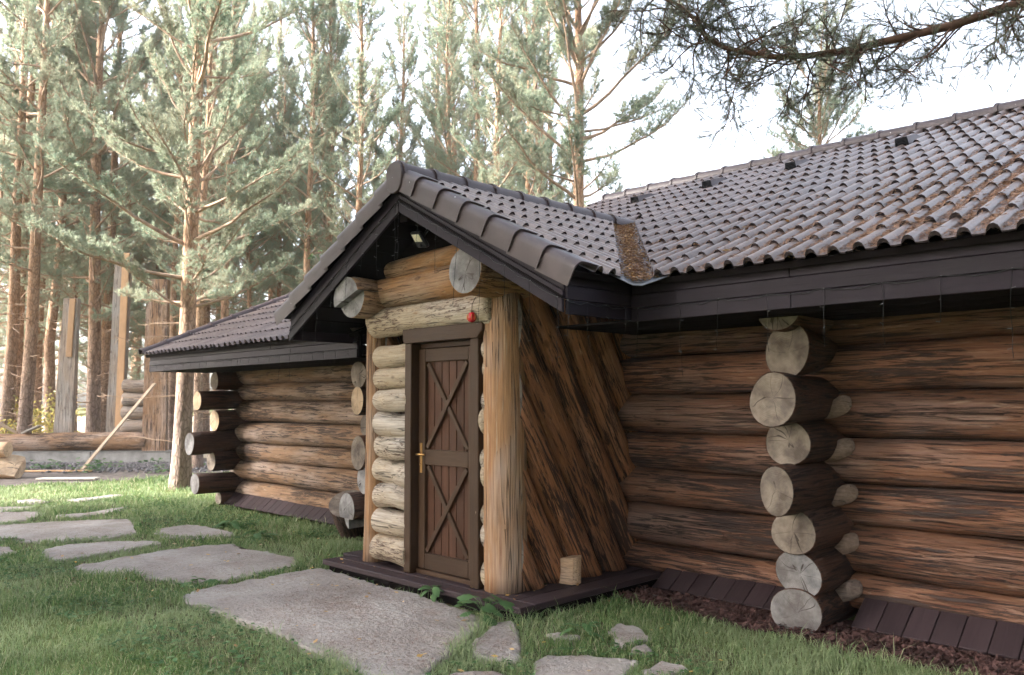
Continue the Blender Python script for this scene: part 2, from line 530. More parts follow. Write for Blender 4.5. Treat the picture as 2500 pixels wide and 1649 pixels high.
def board(name, a, b_, wid, thk, mat, parent, updir=(0, 0, 1), bev=0.004, **props):
    """board from a to b; thk along updir, wid across"""
    a, b_ = Vector(a), Vector(b_)
    L = (b_ - a).length
    return add(name, box_mesh(name, L, wid, thk, bev), mat, parent, frame((a + b_) / 2, b_ - a, updir), **props)


def prism(name, pts, direction, depth, mat, parent, bev=0.0, **props):
    """polygon (list of 3D points) extruded along direction*depth"""
    bm = bmesh.new()
    vs = [bm.verts.new(p) for p in pts]
    f = bm.faces.new(vs)
    r = bmesh.ops.extrude_face_region(bm, geom=[f])
    d = Vector(direction).normalized() * depth
    for e in r['geom']:
        if isinstance(e, bmesh.types.BMVert):
            e.co += d
    bmesh.ops.recalc_face_normals(bm, faces=bm.faces[:])
    if bev:
        bmesh.ops.bevel(bm, geom=bm.edges[:], offset=bev, segments=1, affect='EDGES')
    me = bpy.data.meshes.new(name)
    bm.to_mesh(me)
    bm.free()
    return add(name, me, mat, parent, **props)


def sm_noise(n, k, seed):
    """n smooth random numbers, k control points, periodic off"""
    r = np.random.default_rng(seed)
    c = r.normal(size=k)
    return np.interp(np.linspace(0, k - 1, n), np.arange(k), c)


def log_mesh(name, L, r0, r1, seed, seg=18, wob=0.02, rnd_end=(0.012, 0.012), oval=1.0, bend=0.012):
    """round log along local X from 0 to L; material 0 the side, 1 the cut ends"""
    r = np.random.default_rng(seed)
    nr = max(4, int(L / 0.14))
    xs = np.linspace(0, L, nr + 1)
    th = np.arange(seg) / seg * 2 * np.pi
    A = [sm_noise(nr + 1, max(3, int(L / 0.5) + 2), seed * 7 + i) for i in range(6)]
    by = sm_noise(nr + 1, max(3, int(L / 1.2) + 2), seed + 91) * bend
    bz = sm_noise(nr + 1, max(3, int(L / 1.2) + 2), seed + 92) * bend
    R = np.linspace(r0, r1, nr + 1)[:, None] * (1 + wob * (A[0][:, None] + A[1][:, None] * np.cos(2 * th + A[2][:, None]) + 0.6 * A[3][:, None] * np.cos(3 * th + A[4][:, None] * 2)) * 0.6)
    # a few knots
    for q in range(int(L * 1.6) + 1):
        kx, kt, ks = r.uniform(0, L), r.uniform(0, 2 * np.pi), r.uniform(0.05, 0.09)
        da = np.angle(np.exp(1j * (th - kt)))
        R += 0.010 * np.exp(-((xs[:, None] - kx) / ks) ** 2) * np.exp(-(da[None, :] * r0 / ks) ** 2)
    rows = []
    for i in range(nr + 1):
        rows.append(np.stack([np.full(seg, xs[i]), R[i] * np.cos(th) * oval + by[i], R[i] * np.sin(th) / oval + bz[i]], 1))
    # rounded ends
    def ring(i, x, k):
        return np.stack([np.full(seg, x), R[i] * np.cos(th) * oval * k + by[i], R[i] * np.sin(th) / oval * k + bz[i]], 1)
    e0, e1 = rnd_end
    pre = [ring(0, -e0, 1 - min(0.5, e0 / r0 * 0.9))] if e0 else []
    post = [ring(nr, L + e1, 1 - min(0.5, e1 / r1 * 0.9))] if e1 else []
    rows = pre + rows + post
    V = np.concatenate(rows)
    n = len(rows)
    i = np.arange(n - 1)[:, None] * seg
    j = np.arange(seg)[None, :]
    j2 = (j + 1) % seg
    Q = np.stack([i + j, i + j2, i + seg + j2, i + seg + j], -1).reshape(-1, 4)
    # caps with centre vertex
    c0, c1 = len(V), len(V) + 1
    V = np.concatenate([V, [rows[0].mean(0)], [rows[-1].mean(0)]])
    jj = np.arange(seg)
    T0 = np.stack([np.full(seg, c0), (jj + 1) % seg, jj], 1)
    b0 = (n - 1) * seg
    T1 = np.stack([np.full(seg, c1), b0 + jj, b0 + (jj + 1) % seg], 1)
    me = arr_mesh(name, V, [Q, T0, T1])
    mi = np.zeros(len(me.polygons), dtype=np.int32)
    mi[len(Q):] = 1
    me.polygons.foreach_set('material_index', mi)
    fl = np.ones(len(me.polygons), dtype=bool)
    fl[len(Q):] = False
    me.polygons.foreach_set('use_smooth', fl)
    me.update()
    return me


def log(name, a, b_, r0, r1, seed, mats, parent, **kw):
    a, b_ = Vector(a), Vector(b_)
    props = {k: kw.pop(k) for k in ('label', 'category', 'group', 'kind') if k in kw}
    d = b_ - a
    upd = (0, 0, 1) if abs(d.normalized().z) < 0.9 else (0, 1, 0)
    mw = frame(a, d, upd) @ Matrix.Rotation(seed * 1.7 % 6.28 if kw.pop('spin', True) else 0, 4, 'X')
    return add(name, log_mesh(name, d.length, r0, r1, seed, **kw), mats, parent, mw, **props)


def clip(o, planes):
    """cut an object's mesh by world planes (point, normal): keep the side the normal points away from"""
    me = o.data
    bm = bmesh.new()
    bm.from_mesh(me)
    inv = PW[o.name].inverted()
    for co, no in planes:
        co_l = inv @ Vector(co)
        no_l = (inv.to_3x3() @ Vector(no)).normalized()
        g = bm.verts[:] + bm.edges[:] + bm.faces[:]
        r = bmesh.ops.bisect_plane(bm, geom=g, plane_co=co_l, plane_no=no_l, clear_outer=True)
        ed = [e for e in r['geom_cut'] if isinstance(e, bmesh.types.BMEdge)]
        if ed:
            try:
                fr = bmesh.ops.holes_fill(bm, edges=ed, sides=0)
                for f in fr['faces']:
                    f.material_index = 1 if len(me.materials) > 1 else 0
            except Exception:
                pass
    bm.to_mesh(me)
    bm.free()
    return o


def join_arrays(parts):
    """[(verts, [polys...])] -> verts, [polys...] grouped by size"""
    off = 0
    V, P = [], {}
    for v, pl in parts:
        v = np.asarray(v, dtype=np.float64).reshape(-1, 3)
        V.append(v)
        for p in pl:
            p = np.asarray(p, dtype=np.int64)
            if p.size == 0:
                continue
            P.setdefault(p.shape[1], []).append(p + off)
        off += len(v)
    return np.concatenate(V), [np.concatenate(x) for x in P.values()]


def tube(pts, rads, sides=5, cap=False):
    pts = np.asarray(pts, dtype=np.float64)
    n = len(pts)
    d = np.gradient(pts, axis=0)
    d /= np.linalg.norm(d, axis=1)[:, None] + 1e-9
    ref = np.array([0, 0, 1.0]) if abs(d[:, 2]).mean() < 0.9 else np.array([1.0, 0, 0])
    u = np.cross(d, ref)
    u /= np.linalg.norm(u, axis=1)[:, None] + 1e-9
    v = np.cross(d, u)
    th = np.arange(sides) / sides * 2 * np.pi
    V = (pts[:, None, :] + np.asarray(rads)[:, None, None] * (u[:, None, :] * np.cos(th)[None, :, None] + v[:, None, :] * np.sin(th)[None, :, None])).reshape(-1, 3)
    i = np.arange(n - 1)[:, None] * sides
    j = np.arange(sides)[None, :]
    j2 = (j + 1) % sides
    Q = np.stack([i + j, i + j2, i + sides + j2, i + sides + j], -1).reshape(-1, 4)
    P = [Q]
    if cap:
        P.append(np.arange(sides)[None, ::-1])
        P.append(((n - 1) * sides + np.arange(sides))[None, :])
    return V, P


def blob(center, r, seg=6, rings=4):
    """small ball"""
    V, F = [], []
    V.append((0, 0, 1))
    for i in range(1, rings):
        for j in range(seg):
            a, b_ = math.pi * i / rings, 2 * math.pi * j / seg
            V.append((math.sin(a) * math.cos(b_), math.sin(a) * math.sin(b_), math.cos(a)))
    V.append((0, 0, -1))
    V = np.array(V) * r + np.asarray(center)
    Q, T = [], []
    for j in range(seg):
        T.append((0, 1 + j, 1 + (j + 1) % seg))
        b0 = 1 + (rings - 2) * seg
        T.append((len(V) - 1, b0 + (j + 1) % seg, b0 + j))
    for i in range(rings - 2):
        for j in range(seg):
            a = 1 + i * seg
            Q.append((a + j, a + seg + j, a + seg + (j + 1) % seg, a + (j + 1) % seg))
    return V, [np.array(Q), np.array(T)]


def slivers(pos, dirs, length, width, rng_):
    """thin triangles from pos along dirs"""
    n = len(pos)
    s = np.cross(dirs, rng_.normal(size=(n, 3)))
    s /= np.linalg.norm(s, axis=1)[:, None] + 1e-9
    s *= np.asarray(width).reshape(-1, 1) / 2
    tip = pos + dirs * np.asarray(length).reshape(-1, 1)
    V = np.stack([pos - s, pos + s, tip], 1).reshape(-1, 3)
    return V, np.arange(3 * n).reshape(-1, 3)


def inpoly(px, py, poly):
    px, py = np.asarray(px), np.asarray(py)
    res = np.zeros(px.shape, dtype=bool)
    n = len(poly)
    for i in range(n):
        x1, y1 = poly[i]
        x2, y2 = poly[(i + 1) % n]
        if y1 == y2:
            continue
        c = ((y1 > py) != (y2 > py)) & (px < (x2 - x1) * (py - y1) / (y2 - y1) + x1)
        res ^= c
    return res


# ------------------------------------------------------------------ setting: ground, yard, forest floor
gv = [(-260, -60, 0), (60, -60, 0), (60, 260, 0), (-260, 260, 0)]
me = arr_mesh('ground', gv, [np.array([[0, 1, 2, 3]])])
add('ground', me, 'soil_grass', kind='structure', label='short green lawn and soil around the cabin')


def sheet(name, pts, z, mat, sub=0.25, jit=0.06, seed=1, **props):
    r = np.random.default_rng(seed)
    out = []
    n = len(pts)
    for i in range(n):
        a, b_ = np.array(pts[i]), np.array(pts[(i + 1) % n])
        k = max(1, int(np.linalg.norm(b_ - a) / sub))
        for q in range(k):
            out.append(a + (b_ - a) * q / k + r.normal(size=2) * jit * (1 if q else 0.5))
    V = [(p[0], p[1], z) for p in out]
    bm = bmesh.new()
    f = bm.faces.new([bm.verts.new(v) for v in V])
    if f.normal.z < 0:
        f.normal_flip()
    bmesh.ops.triangulate(bm, faces=bm.faces[:])
    me = bpy.data.meshes.new(name)
    bm.to_mesh(me)
    bm.free()
    return add(name, me, mat, **props)


YARD = [(-17.7, 0.0), (-17.5, 3.0), (-17.6, 4.4), (-17.3, 5.6), (-17.0, 7.2), (-17.8, 9.0), (-19.0, 11.0), (-23.0, 12.0), (-26.0, 8.0), (-26.5, 2.0), (-22.0, -1.0)]
sheet('yard', YARD, 0.004, 'yard_soil', 0.3, 0.12, 3, kind='structure')
FOREST = [(-25.0, -20.0), (-24.2, 2.0), (-23.6, 9.0), (-20.5, 11.5), (-15.0, 14.0), (-8.0, 17.0), (0.0, 19.0), (10.0, 60.0), (-60.0, 90.0), (-100.0, 40.0), (-90.0, -10.0)]
sheet('forest_floor', FOREST, 0.008, 'forest_litter', 1.0, 0.3, 4, kind='structure')

MULCH = [(-4.24, 5.21), (-4.08, 5.13), (-3.77, 5.1), (-3.47, 5.12), (-3.18, 5.15), (-2.93, 5.09), (-2.78, 5.13), (-2.58, 5.1), (-2.42, 5.05), (-2.29, 5.03), (-2.1, 4.99), (-1.98, 5.05), (-1.81, 5.1), (-1.6, 5.04), (-1.28, 5.06), (0.5, 5.05), (0.9, 5.8), (-4.2, 5.85)]
sheet('mulch_bed', MULCH, 0.012, 'mulch_soil', 0.12, 0.02, 5, kind='structure')

STONES = {
    'S1': [(-6.46, 2.73), (-6.64, 3.01), (-6.62, 3.44), (-6.70, 4.05), (-6.60, 4.12), (-6.22, 4.10), (-5.53, 4.08), (-5.13, 4.09), (-4.77, 4.09), (-4.41, 4.02), (-4.2, 3.86), (-4.06, 3.61), (-3.94, 3.37), (-3.77, 3.16), (-3.66, 2.95), (-3.55, 2.79), (-3.8, 2.7), (-4.13, 2.75), (-4.34, 2.78), (-4.57, 2.78), (-4.82, 2.76), (-5.06, 2.78), (-5.29, 2.76), (-5.65, 2.75), (-6.01, 2.77), (-6.22, 2.7)],
    'S2': [(-8.42, 2.52), (-8.51, 2.91), (-8.61, 3.34), (-8.66, 3.8), (-8.5, 4.16), (-8.18, 4.14), (-7.24, 4.22), (-6.9, 4.02), (-6.89, 3.82), (-6.82, 3.34), (-6.75, 3.13), (-6.95, 2.98), (-7.2, 2.93), (-7.45, 2.86), (-7.71, 2.83), (-7.84, 2.61), (-8.1, 2.54)],
    'S3': [(-9.44, 2.58), (-9.63, 2.71), (-9.64, 3.04), (-9.53, 3.36), (-9.18, 3.67), (-8.98, 3.48), (-8.88, 3.07), (-8.82, 2.83), (-8.76, 2.61), (-8.78, 2.48), (-9.11, 2.5)],
    'S4': [(-11.89, 2.65), (-11.83, 3.09), (-11.67, 3.63), (-11.29, 4.1), (-10.72, 3.97), (-10.06, 3.75), (-9.94, 3.4), (-9.97, 3.07), (-9.99, 2.84), (-10.31, 2.67), (-10.64, 2.56), (-10.82, 2.39)],
    'S5': [(-10.13, 4.01), (-10.19, 4.4), (-10.04, 4.49), (-9.6, 4.53), (-9.24, 4.55), (-9.0, 4.39), (-9.18, 4.06), (-9.43, 3.9), (-9.7, 3.86)],
    'S6': [(-13.18, 2.9), (-13.05, 3.24), (-12.84, 3.44), (-12.47, 3.37), (-12.06, 3.1), (-11.98, 2.8), (-12.2, 2.62)],
    'S7': [(-14.04, 3.12), (-13.67, 3.6), (-13.4, 3.49), (-13.3, 3.17), (-13.39, 2.98)],
    'S8': [(-10.21, 2.29), (-10.0, 2.42), (-9.66, 2.38), (-9.47, 2.26), (-9.34, 2.1), (-9.9, 1.9)],
    'S9': [(-12.29, 3.54), (-12.29, 3.98), (-12.5, 4.36), (-12.4, 4.46), (-12.16, 4.22), (-11.95, 3.87), (-11.93, 3.57)],
    'S10': [(-14.34, 4.26), (-14.33, 4.63), (-14.51, 4.93), (-14.32, 5.12), (-14.03, 4.77), (-13.94, 4.42), (-14.11, 4.26)],
    'S11': [(-14.6, 3.64), (-14.66, 3.88), (-14.16, 3.92), (-14.1, 3.71), (-14.35, 3.6)],
    'S13': [(-4.13, 3.83), (-4.17, 3.93), (-4.12, 4.05), (-3.76, 3.78), (-3.53, 3.56), (-3.48, 3.45), (-3.58, 3.38), (-3.7, 3.34), (-3.78, 3.37), (-3.93, 3.55)],
    'S14': [(-3.44, 3.55), (-3.46, 3.71), (-3.23, 3.89), (-3.03, 4.05), (-2.98, 3.96), (-2.89, 3.71), (-2.8, 3.49), (-3.05, 3.24), (-3.26, 3.37)],
    'S15': [(-3.58, 4.48), (-3.59, 4.58), (-3.47, 4.62), (-3.23, 4.44), (-3.24, 4.33), (-3.28, 4.23), (-3.42, 4.3)],
    'S16': [(-3.21, 4.21), (-3.15, 4.3), (-3.04, 4.21), (-3.04, 4.16), (-3.15, 4.1)],
    'S17': [(-2.91, 3.88), (-2.94, 4.06), (-2.9, 4.14), (-2.71, 4.1), (-2.71, 3.98), (-2.81, 3.83)],
    'S18': [(-3.6, 3.01), (-3.61, 3.11), (-3.48, 3.29), (-3.35, 3.29), (-3.2, 3.17), (-3.47, 2.91)],
    'S19': [(-3.74, 4.02), (-3.73, 4.09), (-3.57, 4.14), (-3.53, 4.08), (-3.63, 3.95)],
}
path = add('path', arr_mesh('path', [(-14.8, 2.2, 0.003), (-2.6, 2.2, 0.003), (-2.6, 4.6, 0.003), (-14.8, 4.6, 0.003)], [np.array([[0, 1, 2, 3]])]), 'bed_soil', kind='structure', label='path of flat flagstones set in the lawn')


def stone_mesh(pts, seed, top):
    r = np.random.default_rng(seed)
    pts = np.array(pts)
    n = len(pts)
    out = []
    for i in range(n):
        p0, p1, p2, p3 = pts[i - 1], pts[i], pts[(i + 1) % n], pts[(i + 2) % n]
        k = max(2, int(np.linalg.norm(p2 - p1) / 0.05))
        for q in range(k):
            s = q / k
            c = 0.5 * ((2 * p1) + (-p0 + p2) * s + (2 * p0 - 5 * p1 + 4 * p2 - p3) * s * s + (-p0 + 3 * p1 - 3 * p2 + p3) * s ** 3)
            l = p1 + (p2 - p1) * s
            out.append(l * 0.45 + c * 0.55)
    out = np.array(out)
    area = 0.5 * np.sum(out[:, 0] * np.roll(out[:, 1], -1) - np.roll(out[:, 0], -1) * out[:, 1])
    if area < 0:
        out = out[::-1]
    m_ = len(out)
    j = np.convolve(np.tile(r.normal(size=m_), 3), [0.25, 0.5, 0.25], 'same')[m_:2 * m_]
    j2 = np.convolve(np.tile(r.normal(size=m_), 3), np.ones(9) / 9, 'same')[m_:2 * m_]
    tg = np.roll(out, -1, 0) - np.roll(out, 1, 0)
    nn = np.stack([tg[:, 1], -tg[:, 0]], 1)
    nn /= np.linalg.norm(nn, axis=1)[:, None] + 1e-9
    out = out + nn * (j * 0.017 + j2 * 0.06)[:, None]
    zt = top + 0.004 * r.normal(size=m_)
    rings = [np.column_stack([out, np.full(m_, -0.02)]),
             np.column_stack([out, zt - 0.012]),
             np.column_stack([out - nn * 0.014, zt - 0.003]),
             np.column_stack([out - nn * 0.045, np.full(m_, top)])]
    V = np.concatenate(rings)
    jj = np.arange(m_)
    Q = np.concatenate([np.stack([a * m_ + jj, a * m_ + (jj + 1) % m_, (a + 1) * m_ + (jj + 1) % m_, (a + 1) * m_ + jj], 1) for a in range(3)])
    bm = bmesh.new()
    vs = [bm.verts.new(v) for v in V]
    for q in Q:
        bm.faces.new([vs[k] for k in q])
    f = bm.faces.new(vs[3 * m_:])
    bmesh.ops.triangulate(bm, faces=[f])
    me = bpy.data.meshes.new('stone')
    bm.to_mesh(me)
    bm.free()
    return me


STOP = {}
for i, (k, p) in enumerate(STONES.items()):
    c = np.mean(p, axis=0)
    top = 0.048 if k == 'S1' else 0.030 + 0.008 * ((i * 7) % 3)
    STOP[k] = top
    q = [(x - c[0], y - c[1]) for x, y in p]
    add('stone', stone_mesh(q, 100 + i, top), 'flagstone', path, Matrix.Translation((c[0], c[1], 0)))

# ------------------------------------------------------------------ the cabin
cabin = thing('log_cabin', 'low log cabin with gabled porch and brown tiled roof', 'cabin', (-5.4, 5.9, 0))

# roof planes (pan level of the tiles)
M_S, M_Y0, M_Z0 = 0.437, 4.62, 2.385          # main slope dz/dy
RIDGE_Y = 9.5
P_S, P_X0 = 0.536, -3.44                      # porch slope dz/dx
PX = -5.37                                    # porch ridge x
PZ = M_Z0 + P_S * (P_X0 - PX)
PY0 = 3.98                                    # porch front
L_Z0 = 2.235                                  # left wing eave is lower
L_X0, L_RIDGE_Y = -12.42, 7.05
MAIN_X0, MAIN_X1 = -7.62, 1.6


def mz(y):
    return M_Z0 + M_S * (y - M_Y0)


# --- wall logs, right wing: one long log a course
RJ = [0.08, 0.335, 0.675, 0.968, 1.285, 1.61, 1.945, 2.24]
for i in range(7):
    r = (RJ[i + 1] - RJ[i]) / 2 * 0.995
    z = (RJ[i + 1] + RJ[i]) / 2
    r0, r1 = (r * 0.97, r * 1.03) if i % 2 else (r * 1.03, r * 0.97)
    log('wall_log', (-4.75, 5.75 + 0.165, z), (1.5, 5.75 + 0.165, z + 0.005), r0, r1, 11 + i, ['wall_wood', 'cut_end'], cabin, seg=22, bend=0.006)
# left wing
LJ = [0.10, 0.39, 0.70, 0.955, 1.26, 1.56, 1.81, 2.12]
for i in range(7):
    r = (LJ[i + 1] - LJ[i]) / 2 * 0.995
    z = (LJ[i + 1] + LJ[i]) / 2
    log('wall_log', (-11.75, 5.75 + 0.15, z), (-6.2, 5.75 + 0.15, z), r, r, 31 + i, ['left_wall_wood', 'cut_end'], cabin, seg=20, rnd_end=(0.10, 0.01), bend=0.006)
# panels inside the log walls, back walls
board('wall_core', (-4.6, 6.0, 1.2), (1.5, 6.0, 1.2), 0.06, 2.3, 'wall_core', cabin)
board('wall_core', (-11.7, 6.0, 1.1), (-6.2, 6.0, 1.1), 0.06, 2.1, 'wall_core', cabin)
for i in range(7):
    log('wall_log', (-11.8, 9.0, 0.2 + i * 0.3), (-7.6, 9.0, 0.2 + i * 0.3), 0.16, 0.16, 41 + i, ['left_wall_wood', 'cut_end'], cabin, seg=10)
    log('wall_log', (-11.85, 5.8, 0.2 + i * 0.3), (-11.85, 9.2, 0.2 + i * 0.3), 0.15, 0.15, 51 + i, ['left_wall_wood', 'cut_end'], cabin, seg=10)
    log('wall_log', (-7.4, 13.4, 0.2 + i * 0.3), (1.5, 13.4, 0.2 + i * 0.3), 0.16, 0.16, 61 + i, ['left_wall_wood', 'cut_end'], cabin, seg=10)
    log('wall_log', (-7.45, 6.2, 0.2 + i * 0.3), (-7.45, 13.4, 0.2 + i * 0.3), 0.16, 0.16, 71 + i, ['left_wall_wood', 'cut_end'], cabin, seg=10)

# --- cross-wall log ends, right wing (x, y of the cut, z, radius)
CR = [(-2.565, 5.10, 0.185, 0.165, 'cut_end_grey'), (-2.55, 5.12, 0.425, 0.147, 'cut_end_grey'), (-2.57, 5.10, 0.70, 0.168, 'cut_end'), (-2.58, 4.90, 0.985, 0.148, 'cut_end'),
      (-2.585, 5.10, 1.285, 0.163, 'cut_end'), (-2.585, 4.90, 1.565, 0.158, 'cut_end'), (-2.58, 5.10, 1.87, 0.155, 'cut_end'), (-2.58, 5.0, 2.14, 0.15, 'cut_end')]
KC = 5.32 / 5.10
CR = [(x * KC, y * KC, 1.55 + (z - 1.55) * KC, r * KC, em) for x, y, z, r, em in CR]
for i, (x, y, z, r, em) in enumerate(CR):
    o = log('corner_log', (x, y, z), (x + 0.01, 7.0, z), r, r * 0.97, 201 + i, ['corner_wood', em], cabin, seg=24, wob=0.085, rnd_end=(0.006, 0.0), oval=(0.9 if i == 3 else 1.0), spin=(i != 3))
# scarfed shoulders cut into the wall logs beside the notches
for i, (x, z) in enumerate(((-2.535, 1.50), (-2.535, 1.20), (-2.525, 0.88), (-2.515, 0.545), (-2.515, 0.225))):
    n = 14
    zz = z
    prof = [(1.0, 0.10), (0.93, 0.5), (0.72, 0.82), (0.42, 0.95), (0.05, 0.85), (-0.35, 0.55), (-0.75, 0.1), (-1.05, -0.45), (-1.2, -0.95), (-0.7, -0.92), (-0.2, -0.8), (0.3, -0.62), (0.68, -0.4), (0.9, -0.15)]
    V = [(x + 0.0, 5.705, zz)]
    for px, pq in prof:
        V.append((x + px * 0.088, 5.727 + (0.02 if px > 0.6 else 0) + 0.8 * (pq * 0.085) ** 2 - (0.02 if px < -0.5 else 0.0), zz + pq * 0.088))
    for q in range(n):
        V.append((V[1 + q][0], V[1 + q][1] + 0.06, V[1 + q][2]))
    T = np.array([(0, 1 + q, 1 + (q + 1) % n) for q in range(n)])
    Q = np.array([(1 + q, 1 + n + q, 1 + n + (q + 1) % n, 1 + (q + 1) % n) for q in range(n)])
    me = arr_mesh('notch_face', V, [T, Q])
    add('notch_face', me, 'notch_wood', cabin)
# far corner of the left wing
for i, (y, z, r, em) in enumerate([(5.19, 0.378, 0.145, 'cut_end_grey'), (5.42, 0.70, 0.15, 'cut_end'), (5.09, 0.965, 0.16, 'cut_end_grey'), (5.46, 1.29, 0.15, 'cut_end_fresh'), (5.19, 1.58, 0.14, 'cut_end_fresh'), (5.45, 1.86, 0.14, 'cut_end'), (5.55, 0.12, 0.1, 'cut_end')]):
    log('corner_log', (-11.82, y, z), (-11.82, 6.6, z), r, r, 231 + i, ['corner_wood', em], cabin, seg=18, wob=0.05, rnd_end=(0.006, 0.0))
# by the porch: cross-wall ends of the left wing
for i, (x, y, z, r, em, ov) in enumerate([(-7.56, 5.10, 1.555, 0.135, 'cut_end_fresh', 0.85), (-7.53, 5.10, 1.01, 0.165, 'cut_end', 0.85), (-7.5, 5.14, 0.72, 0.14, 'cut_end_grey', 0.85), (-7.52, 5.2, 1.28, 0.13, 'cut_end', 1.0), (-7.53, 5.1, 1.85, 0.15, 'cut_end', 1.0)]):
    log('corner_log', (x, y, z), (x, 6.6, z), r, r, 251 + i, ['corner_wood', em], cabin, seg=20, wob=0.05, rnd_end=(0.005, 0.0), oval=ov, spin=False)
# carved stump foot below them: flaring post with a slanted cut, and a stepped log end in front
o = log('foot_post', (-8.22, 5.54, -0.06), (-7.95, 5.22, 0.43), 0.14, 0.205, 261, ['corner_wood', 'cut_end'], cabin, seg=22, wob=0.06, rnd_end=(0, 0.004))
o = log('corner_log', (-7.62, 5.02, 0.42), (-7.5, 6.4, 0.42), 0.175, 0.17, 262, ['corner_wood', 'cut_end_grey'], cabin, seg=20, wob=0.03, rnd_end=(0.0, 0.0), spin=False)
clip(o, [((-7.62, 5.0, 0.30), (0, 0, -1))])
o = log('corner_log', (-7.62, 5.07, 0.34), (-7.5, 6.3, 0.34), 0.17, 0.17, 263, ['corner_wood', 'cut_end_grey'], cabin, seg=20, wob=0.03, rnd_end=(0.0, 0.0), spin=False)
clip(o, [((-7.66, 5.0, 0.30), (1, 0, 0)), ((-7.6, 5, 0.296), (0, 0, 1))])

# --- porch: corner posts
log('corner_post', (-4.60, 4.465, 0.115), (-4.62, 4.465, 2.42), 0.172, 0.155, 301, ['post_wood', 'cut_end'], cabin, seg=26, wob=0.03, rnd_end=(0, 0), bend=0.006)
log('corner_post', (-6.275, 4.43, 0.115), (-6.27, 4.43, 2.42), 0.10, 0.085, 302, ['post_wood', 'cut_end'], cabin, seg=18, wob=0.03, rnd_end=(0, 0), bend=0.004)
# short logs left and right of the door
SJ = [0.135, 0.375, 0.60, 0.815, 1.035, 1.255, 1.47, 1.665, 1.855, 2.06, 2.25]
for i in range(9):
    z, r = (SJ[i] + SJ[i + 1]) / 2, (SJ[i + 1] - SJ[i]) / 2 * 1.04
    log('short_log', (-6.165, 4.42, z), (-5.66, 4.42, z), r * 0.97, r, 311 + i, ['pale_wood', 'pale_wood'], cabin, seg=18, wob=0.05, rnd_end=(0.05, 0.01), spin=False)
    z2 = z + (0.04 if i % 2 else -0.03)
    log('short_log', (-4.76, 4.43, z2), (-4.68, 4.43, z2), r, r * 0.95, 331 + i, ['pale_wood', 'pale_wood'], cabin, seg=18, wob=0.05, rnd_end=(0.01, 0.04), spin=False)
# logs over the door
log('lintel_log', (-6.20, 4.40, 2.245), (-4.62, 4.40, 2.27), 0.125, 0.135, 351, ['pale_wood', 'pale_wood'], cabin, seg=20, wob=0.04, rnd_end=(0.05, 0.03))
log('lintel_log', (-6.16, 4.38, 2.50), (-4.62, 4.38, 2.535), 0.135, 0.145, 352, ['orange_wood', 'orange_wood'], cabin, seg=20, wob=0.04, rnd_end=(0.05, 0.03))
log('lintel_log', (-6.0, 4.41, 2.71), (-4.75, 4.41, 2.75), 0.10, 0.12, 353, ['orange_wood', 'orange_wood'], cabin, seg=20, wob=0.04, rnd_end=(0.05, 0.03))
board('gable_board', (-6.3, 4.46, 2.84), (-4.45, 4.46, 2.84), 0.03, 0.16, 'soffit_paint', cabin)
board('gable_board', (-6.1, 4.47, 3.0), (-4.65, 4.47, 3.0), 0.03, 0.155, 'soffit_paint', cabin)
board('gable_board', (-5.8, 4.46, 3.155), (-4.95, 4.46, 3.155), 0.03, 0.15, 'soffit_paint', cabin)
# purlins carrying the porch roof
log('purlin', (-4.595, 4.04, 2.515), (-4.56, 6.6, 2.515), 0.185, 0.18, 361, ['orange_wood', 'cut_end_grey'], cabin, seg=22, wob=0.04, rnd_end=(0.004, 0), spin=False)
o = log('purlin', (-6.17, 4.10, 2.47), (-6.17, 6.6, 2.47), 0.185, 0.18, 362, ['orange_wood', 'cut_end_grey'], cabin, seg=22, wob=0.04, rnd_end=(0.0, 0), spin=False)
o = log('purlin', (-6.17, 4.03, 2.475), (-6.17, 4.30, 2.475), 0.19, 0.19, 363, ['orange_wood', 'cut_end_grey'], cabin, seg=22, wob=0.04, rnd_end=(0.0, 0), spin=False)
clip(o, [((-6.20, 4.0, 2.45), (0.35, 0, -1))])
board('ridge_beam', (PX, 4.05, 3.07), (PX, 6.6, 3.07), 0.10, 0.10, 'soffit_paint', cabin)

# --- porch side walls of slanting logs
for side, xs in (('r', -4.56), ('l', -6.30)):
    for i in range(10):
        yb = 4.35 + i * 0.335            # where the log's centre line meets the deck
        d = Vector((0, -0.50, 0.866))
        a = Vector((xs + 0.012 * math.sin(i * 2.3), yb, 0.05)) - d * 0.5
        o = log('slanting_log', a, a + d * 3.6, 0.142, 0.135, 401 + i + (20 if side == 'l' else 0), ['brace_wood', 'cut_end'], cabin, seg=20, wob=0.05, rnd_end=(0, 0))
        clip(o, [((0, 4.47, 0), (0, -1, 0)), ((0, 5.95, 0), (0, 1, 0)), ((0, 0, 0.118), (0, 0, -1)), ((0, 0, 2.45), (0, 0, 1))])
        if len(o.data.vertices) == 0:
            bpy.data.objects.remove(o)

# --- door
dy = 4.395
frm = add('door_frame', None, None, cabin, Matrix.Translation((-5.2, 4.33, 0.12)))
board('jamb', (-5.625, 4.41, 0.12), (-5.625, 4.41, 2.045), 0.09, 0.22, 'frame_stain', frm, (0, 1, 0), 0.006)
board('jamb', (-4.782, 4.41, 0.12), (-4.782, 4.41, 2.045), 0.10, 0.22, 'frame_stain', frm, (0, 1, 0), 0.006)
prism('lintel', [(-5.665, 4.285, 2.045), (-4.735, 4.285, 2.045), (-4.675, 4.285, 2.105), (-4.675, 4.285, 2.165), (-5.685, 4.285, 2.165), (-5.685, 4.285, 2.08)], (0, 1, 0), 0.19, 'frame_stain', frm, 0.005)
board('threshold', (-5.575, 4.42, 0.135), (-4.835, 4.42, 0.135), 0.12, 0.035, 'frame_stain', frm)
board('head', (-5.577, 4.44, 2.022), (-4.835, 4.44, 2.022), 0.08, 0.04, 'frame_stain', frm)
